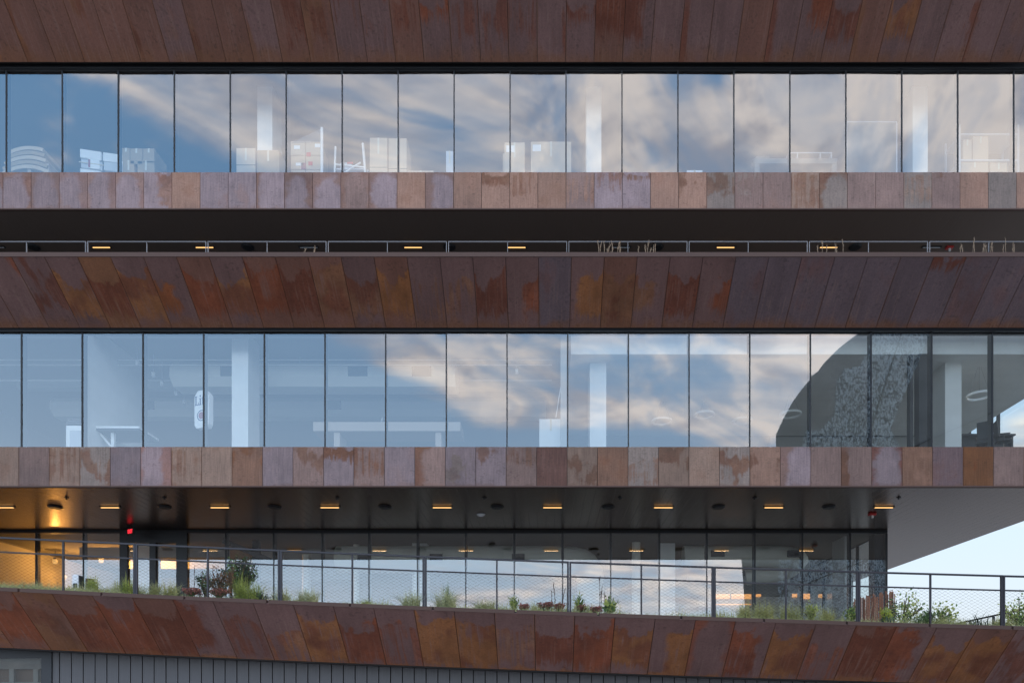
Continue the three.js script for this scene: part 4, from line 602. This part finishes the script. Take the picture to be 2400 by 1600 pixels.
shr('dark_tree', 'tall dark green young tree right of the brown shrub', 'tree', 557, 124, 78, { stems: 30, leaves: 100, len: .06, wid: .035, spread: .15, stem: .012, mats: [G.dark, G.dark, G.mid], bias: .8, skew: .1 }, 302, 17.6);
shr('dark_shrub', 'thin dark shrub left of the brown shrub', 'shrub', 480, 74, 40, { stems: 13, leaves: 44, len: .05, wid: .03, spread: .14, mats: [G.dark, G.mid] }, 303, 17.4);
shr('brown_plume', 'upright brown plumes in front of the dark tree', 'shrub', 541, 96, 20, { stems: 7, leaves: 60, len: .04, wid: .02, spread: .07, mats: [G.brown] }, 304, 16.9);
shr('juniper', 'low dark creeping branch over the parapet right of the large grass', 'shrub', 612, 26, 44, { stems: 7, leaves: 34, len: .05, wid: .016, spread: .06, mats: [G.mid, G.dark], skew: .3 }, 305, 16.7);
const stemO = (n, mats = [G.mid, G.bright]) => ({ stems: n, leaves: 34, len: .12, wid: .02, spread: .09, up: .45, along: .1, bias: .9, mats, stemMat: G.mid });
shr('leafy_stem', 'tall narrow leaved green plant right of the middle railing post', 'plant', 1207, 46, 22, stemO(6), 311); shr('leafy_stem', 'tall narrow leaved green plant at the fourth double post', 'plant', 1357, 50, 24, stemO(6), 312); shr('leafy_stem', 'tall narrow leaved plant above the broad bright leaves', 'plant', 1431, 56, 32, stemO(8), 313);
shr('broad_leaf_plant', 'low plant with broad bright green leaves at the parapet', 'plant', 1430, 24, 40, { stems: 10, leaves: 4, len: .13, wid: .12, spread: .12, mats: [G.bright, G.mid], flat: true, stemMat: G.mid }, 314, 16.8);
const sed = (l, px, hp, wp, m, s) => shr('sedum', l, 'sedum', px, hp, wp, { stems: 26, leaves: 26, len: .035, wid: .03, spread: .06, bias: .25, mats: m, flat: true, stemMat: G.mid }, s, 16.8);
sed('reddish sedum in front of the bench', 448, 18, 46, [G.pink, G.red], 321); sed('reddish sedum at the foot of the brown shrub', 512, 20, 54, [G.pink, G.red], 322); sed('small red sedum right of the tall leafy plant', 1228, 14, 24, [G.red, G.pink], 323); sed('large dark red sedum left of the fourth double post', 1280, 22, 40, [G.red, G.red, G.pink], 324); sed('dark red sedum touching the fourth double post', 1310, 20, 30, [G.red, G.pink], 325); sed('dull red sedum right of the fourth double post', 1363, 18, 28, [G.red, G.olive], 326); sed('dull red sedum left of the broad green leaves', 1396, 16, 24, [G.red, G.pink], 327);
const bush = (l, px, hp, wp, m, s, z = 17.2) => shr('bush', l, 'bush', px, hp, wp, { stems: 16, leaves: 46, len: .06, wid: .022, spread: .12, up: .4, mats: m, bias: .8 }, s, z);
bush('yellow green bush in front of the mirrored tower', 1902, 48, 34, [G.bright, G.olive], 331); bush('green bush left of the rod screen', 1996, 46, 26, [G.mid, G.bright], 332); bush('bright yellow bush in front of the rod screen', 2075, 42, 22, [G.yellow, G.bright], 333); bush('small bluish plant below the yellow bush', 2082, 12, 26, [G.blue], 334); bush('dark twiggy bush left of the right middle post', 2176, 40, 26, [G.dark, G.mid], 335);
const treeO = (n, m) => ({ stems: n, leaves: 44, len: .085, wid: .055, spread: .36, mats: m, stem: .013, bias: .7 });
shr('small_tree', 'small light green tree right of the rod screen, leaning right', 'tree', 2118, 80, 78, { ...treeO(11, [G.mid, G.bright, G.olive]), skew: .1 }, 341, 19.2); shr('small_tree', 'small rounded green tree behind the right middle railing post', 'tree', 2216, 60, 56, treeO(10, [G.mid, G.bright, G.olive]), 342, 19.4); shr('small_tree', 'larger green tree at the right edge behind the last double post', 'tree', 2388, 82, 84, treeO(17, [G.mid, G.bright, G.olive]), 343, 20.5);
shr('thin_tree', 'thin dark leaved sapling just above the rod screen', 'tree', 2094, 92, 34, { stems: 7, leaves: 40, len: .06, wid: .035, spread: .16, mats: [G.mid, G.dark] }, 344, 20);
// dry stalks on the lower planter and on the upper terrace
stalks('thin dry stems right of the third mullion reflection', [[1292, 46], [1300, 60], [1318, 52], [1330, 40]], 16.9, soil(0) - .05, 401, G.bark); stalks('two thin dry stems right of the fourth double post', [[1405, 76], [1409, 58], [1418, 44]], 16.9, soil(1.2), 402, G.bark); stalks('thin dry stems behind the bench', [[455, 66], [470, 58]], 17.2, soil(-8), 403, G.bark); stalks('dry reddish stems before the rod screen', [[2030, 26], [2040, 34], [2048, 22], [2056, 30]], 16.9, soil(7), 404, G.straw);
const up = (l, a, s) => stalks(l, a, 19.95, 11.98 + EYE, s, G.straw);
up('dry straw stalks on the upper terrace, left clump', [[1402, 26], [1406, 28], [1415, 25], [1424, 14], [1427, 23], [1432, 9], [1435, 22]], 411); up('dry straw stalks around the unlit lamp on the upper terrace', [[1448, 28], [1451, 14], [1454, 22]], 412); up('three dry straw stalks left of the black speaker above the middle terrace', [[1497, 13], [1513, 20], [1516, 24], [1521, 10]], 413); up('two dry stalks in front of the black speaker, upper terrace', [[1533, 14], [1536, 17]], 414); up('dry straw stalks before the right lit strip light', [[1916, 12], [1927, 26], [1938, 16], [1957, 18], [1962, 14], [1976, 33]], 415);
up('single dry stalk clump left of the right red alarm side', [[2253, 20], [2256, 12], [2280, 32], [2284, 22]], 416); up('dry stalk clump at the right railing post, upper terrace', [[2303, 18], [2308, 22], [2313, 16], [2324, 26], [2328, 22]], 417); up('rightmost dry stalk clump on the upper terrace', [[2355, 16], [2361, 34], [2374, 22], [2378, 16]], 418); up('tiny dry sprig on the cap near the left unlit lamp', [[711, 8], [733, 12], [736, 9]], 419);

scene.traverse((o) => { if (o.isMesh) { o.castShadow = o.receiveShadow = true; } });
renderer.render(scene, camera);
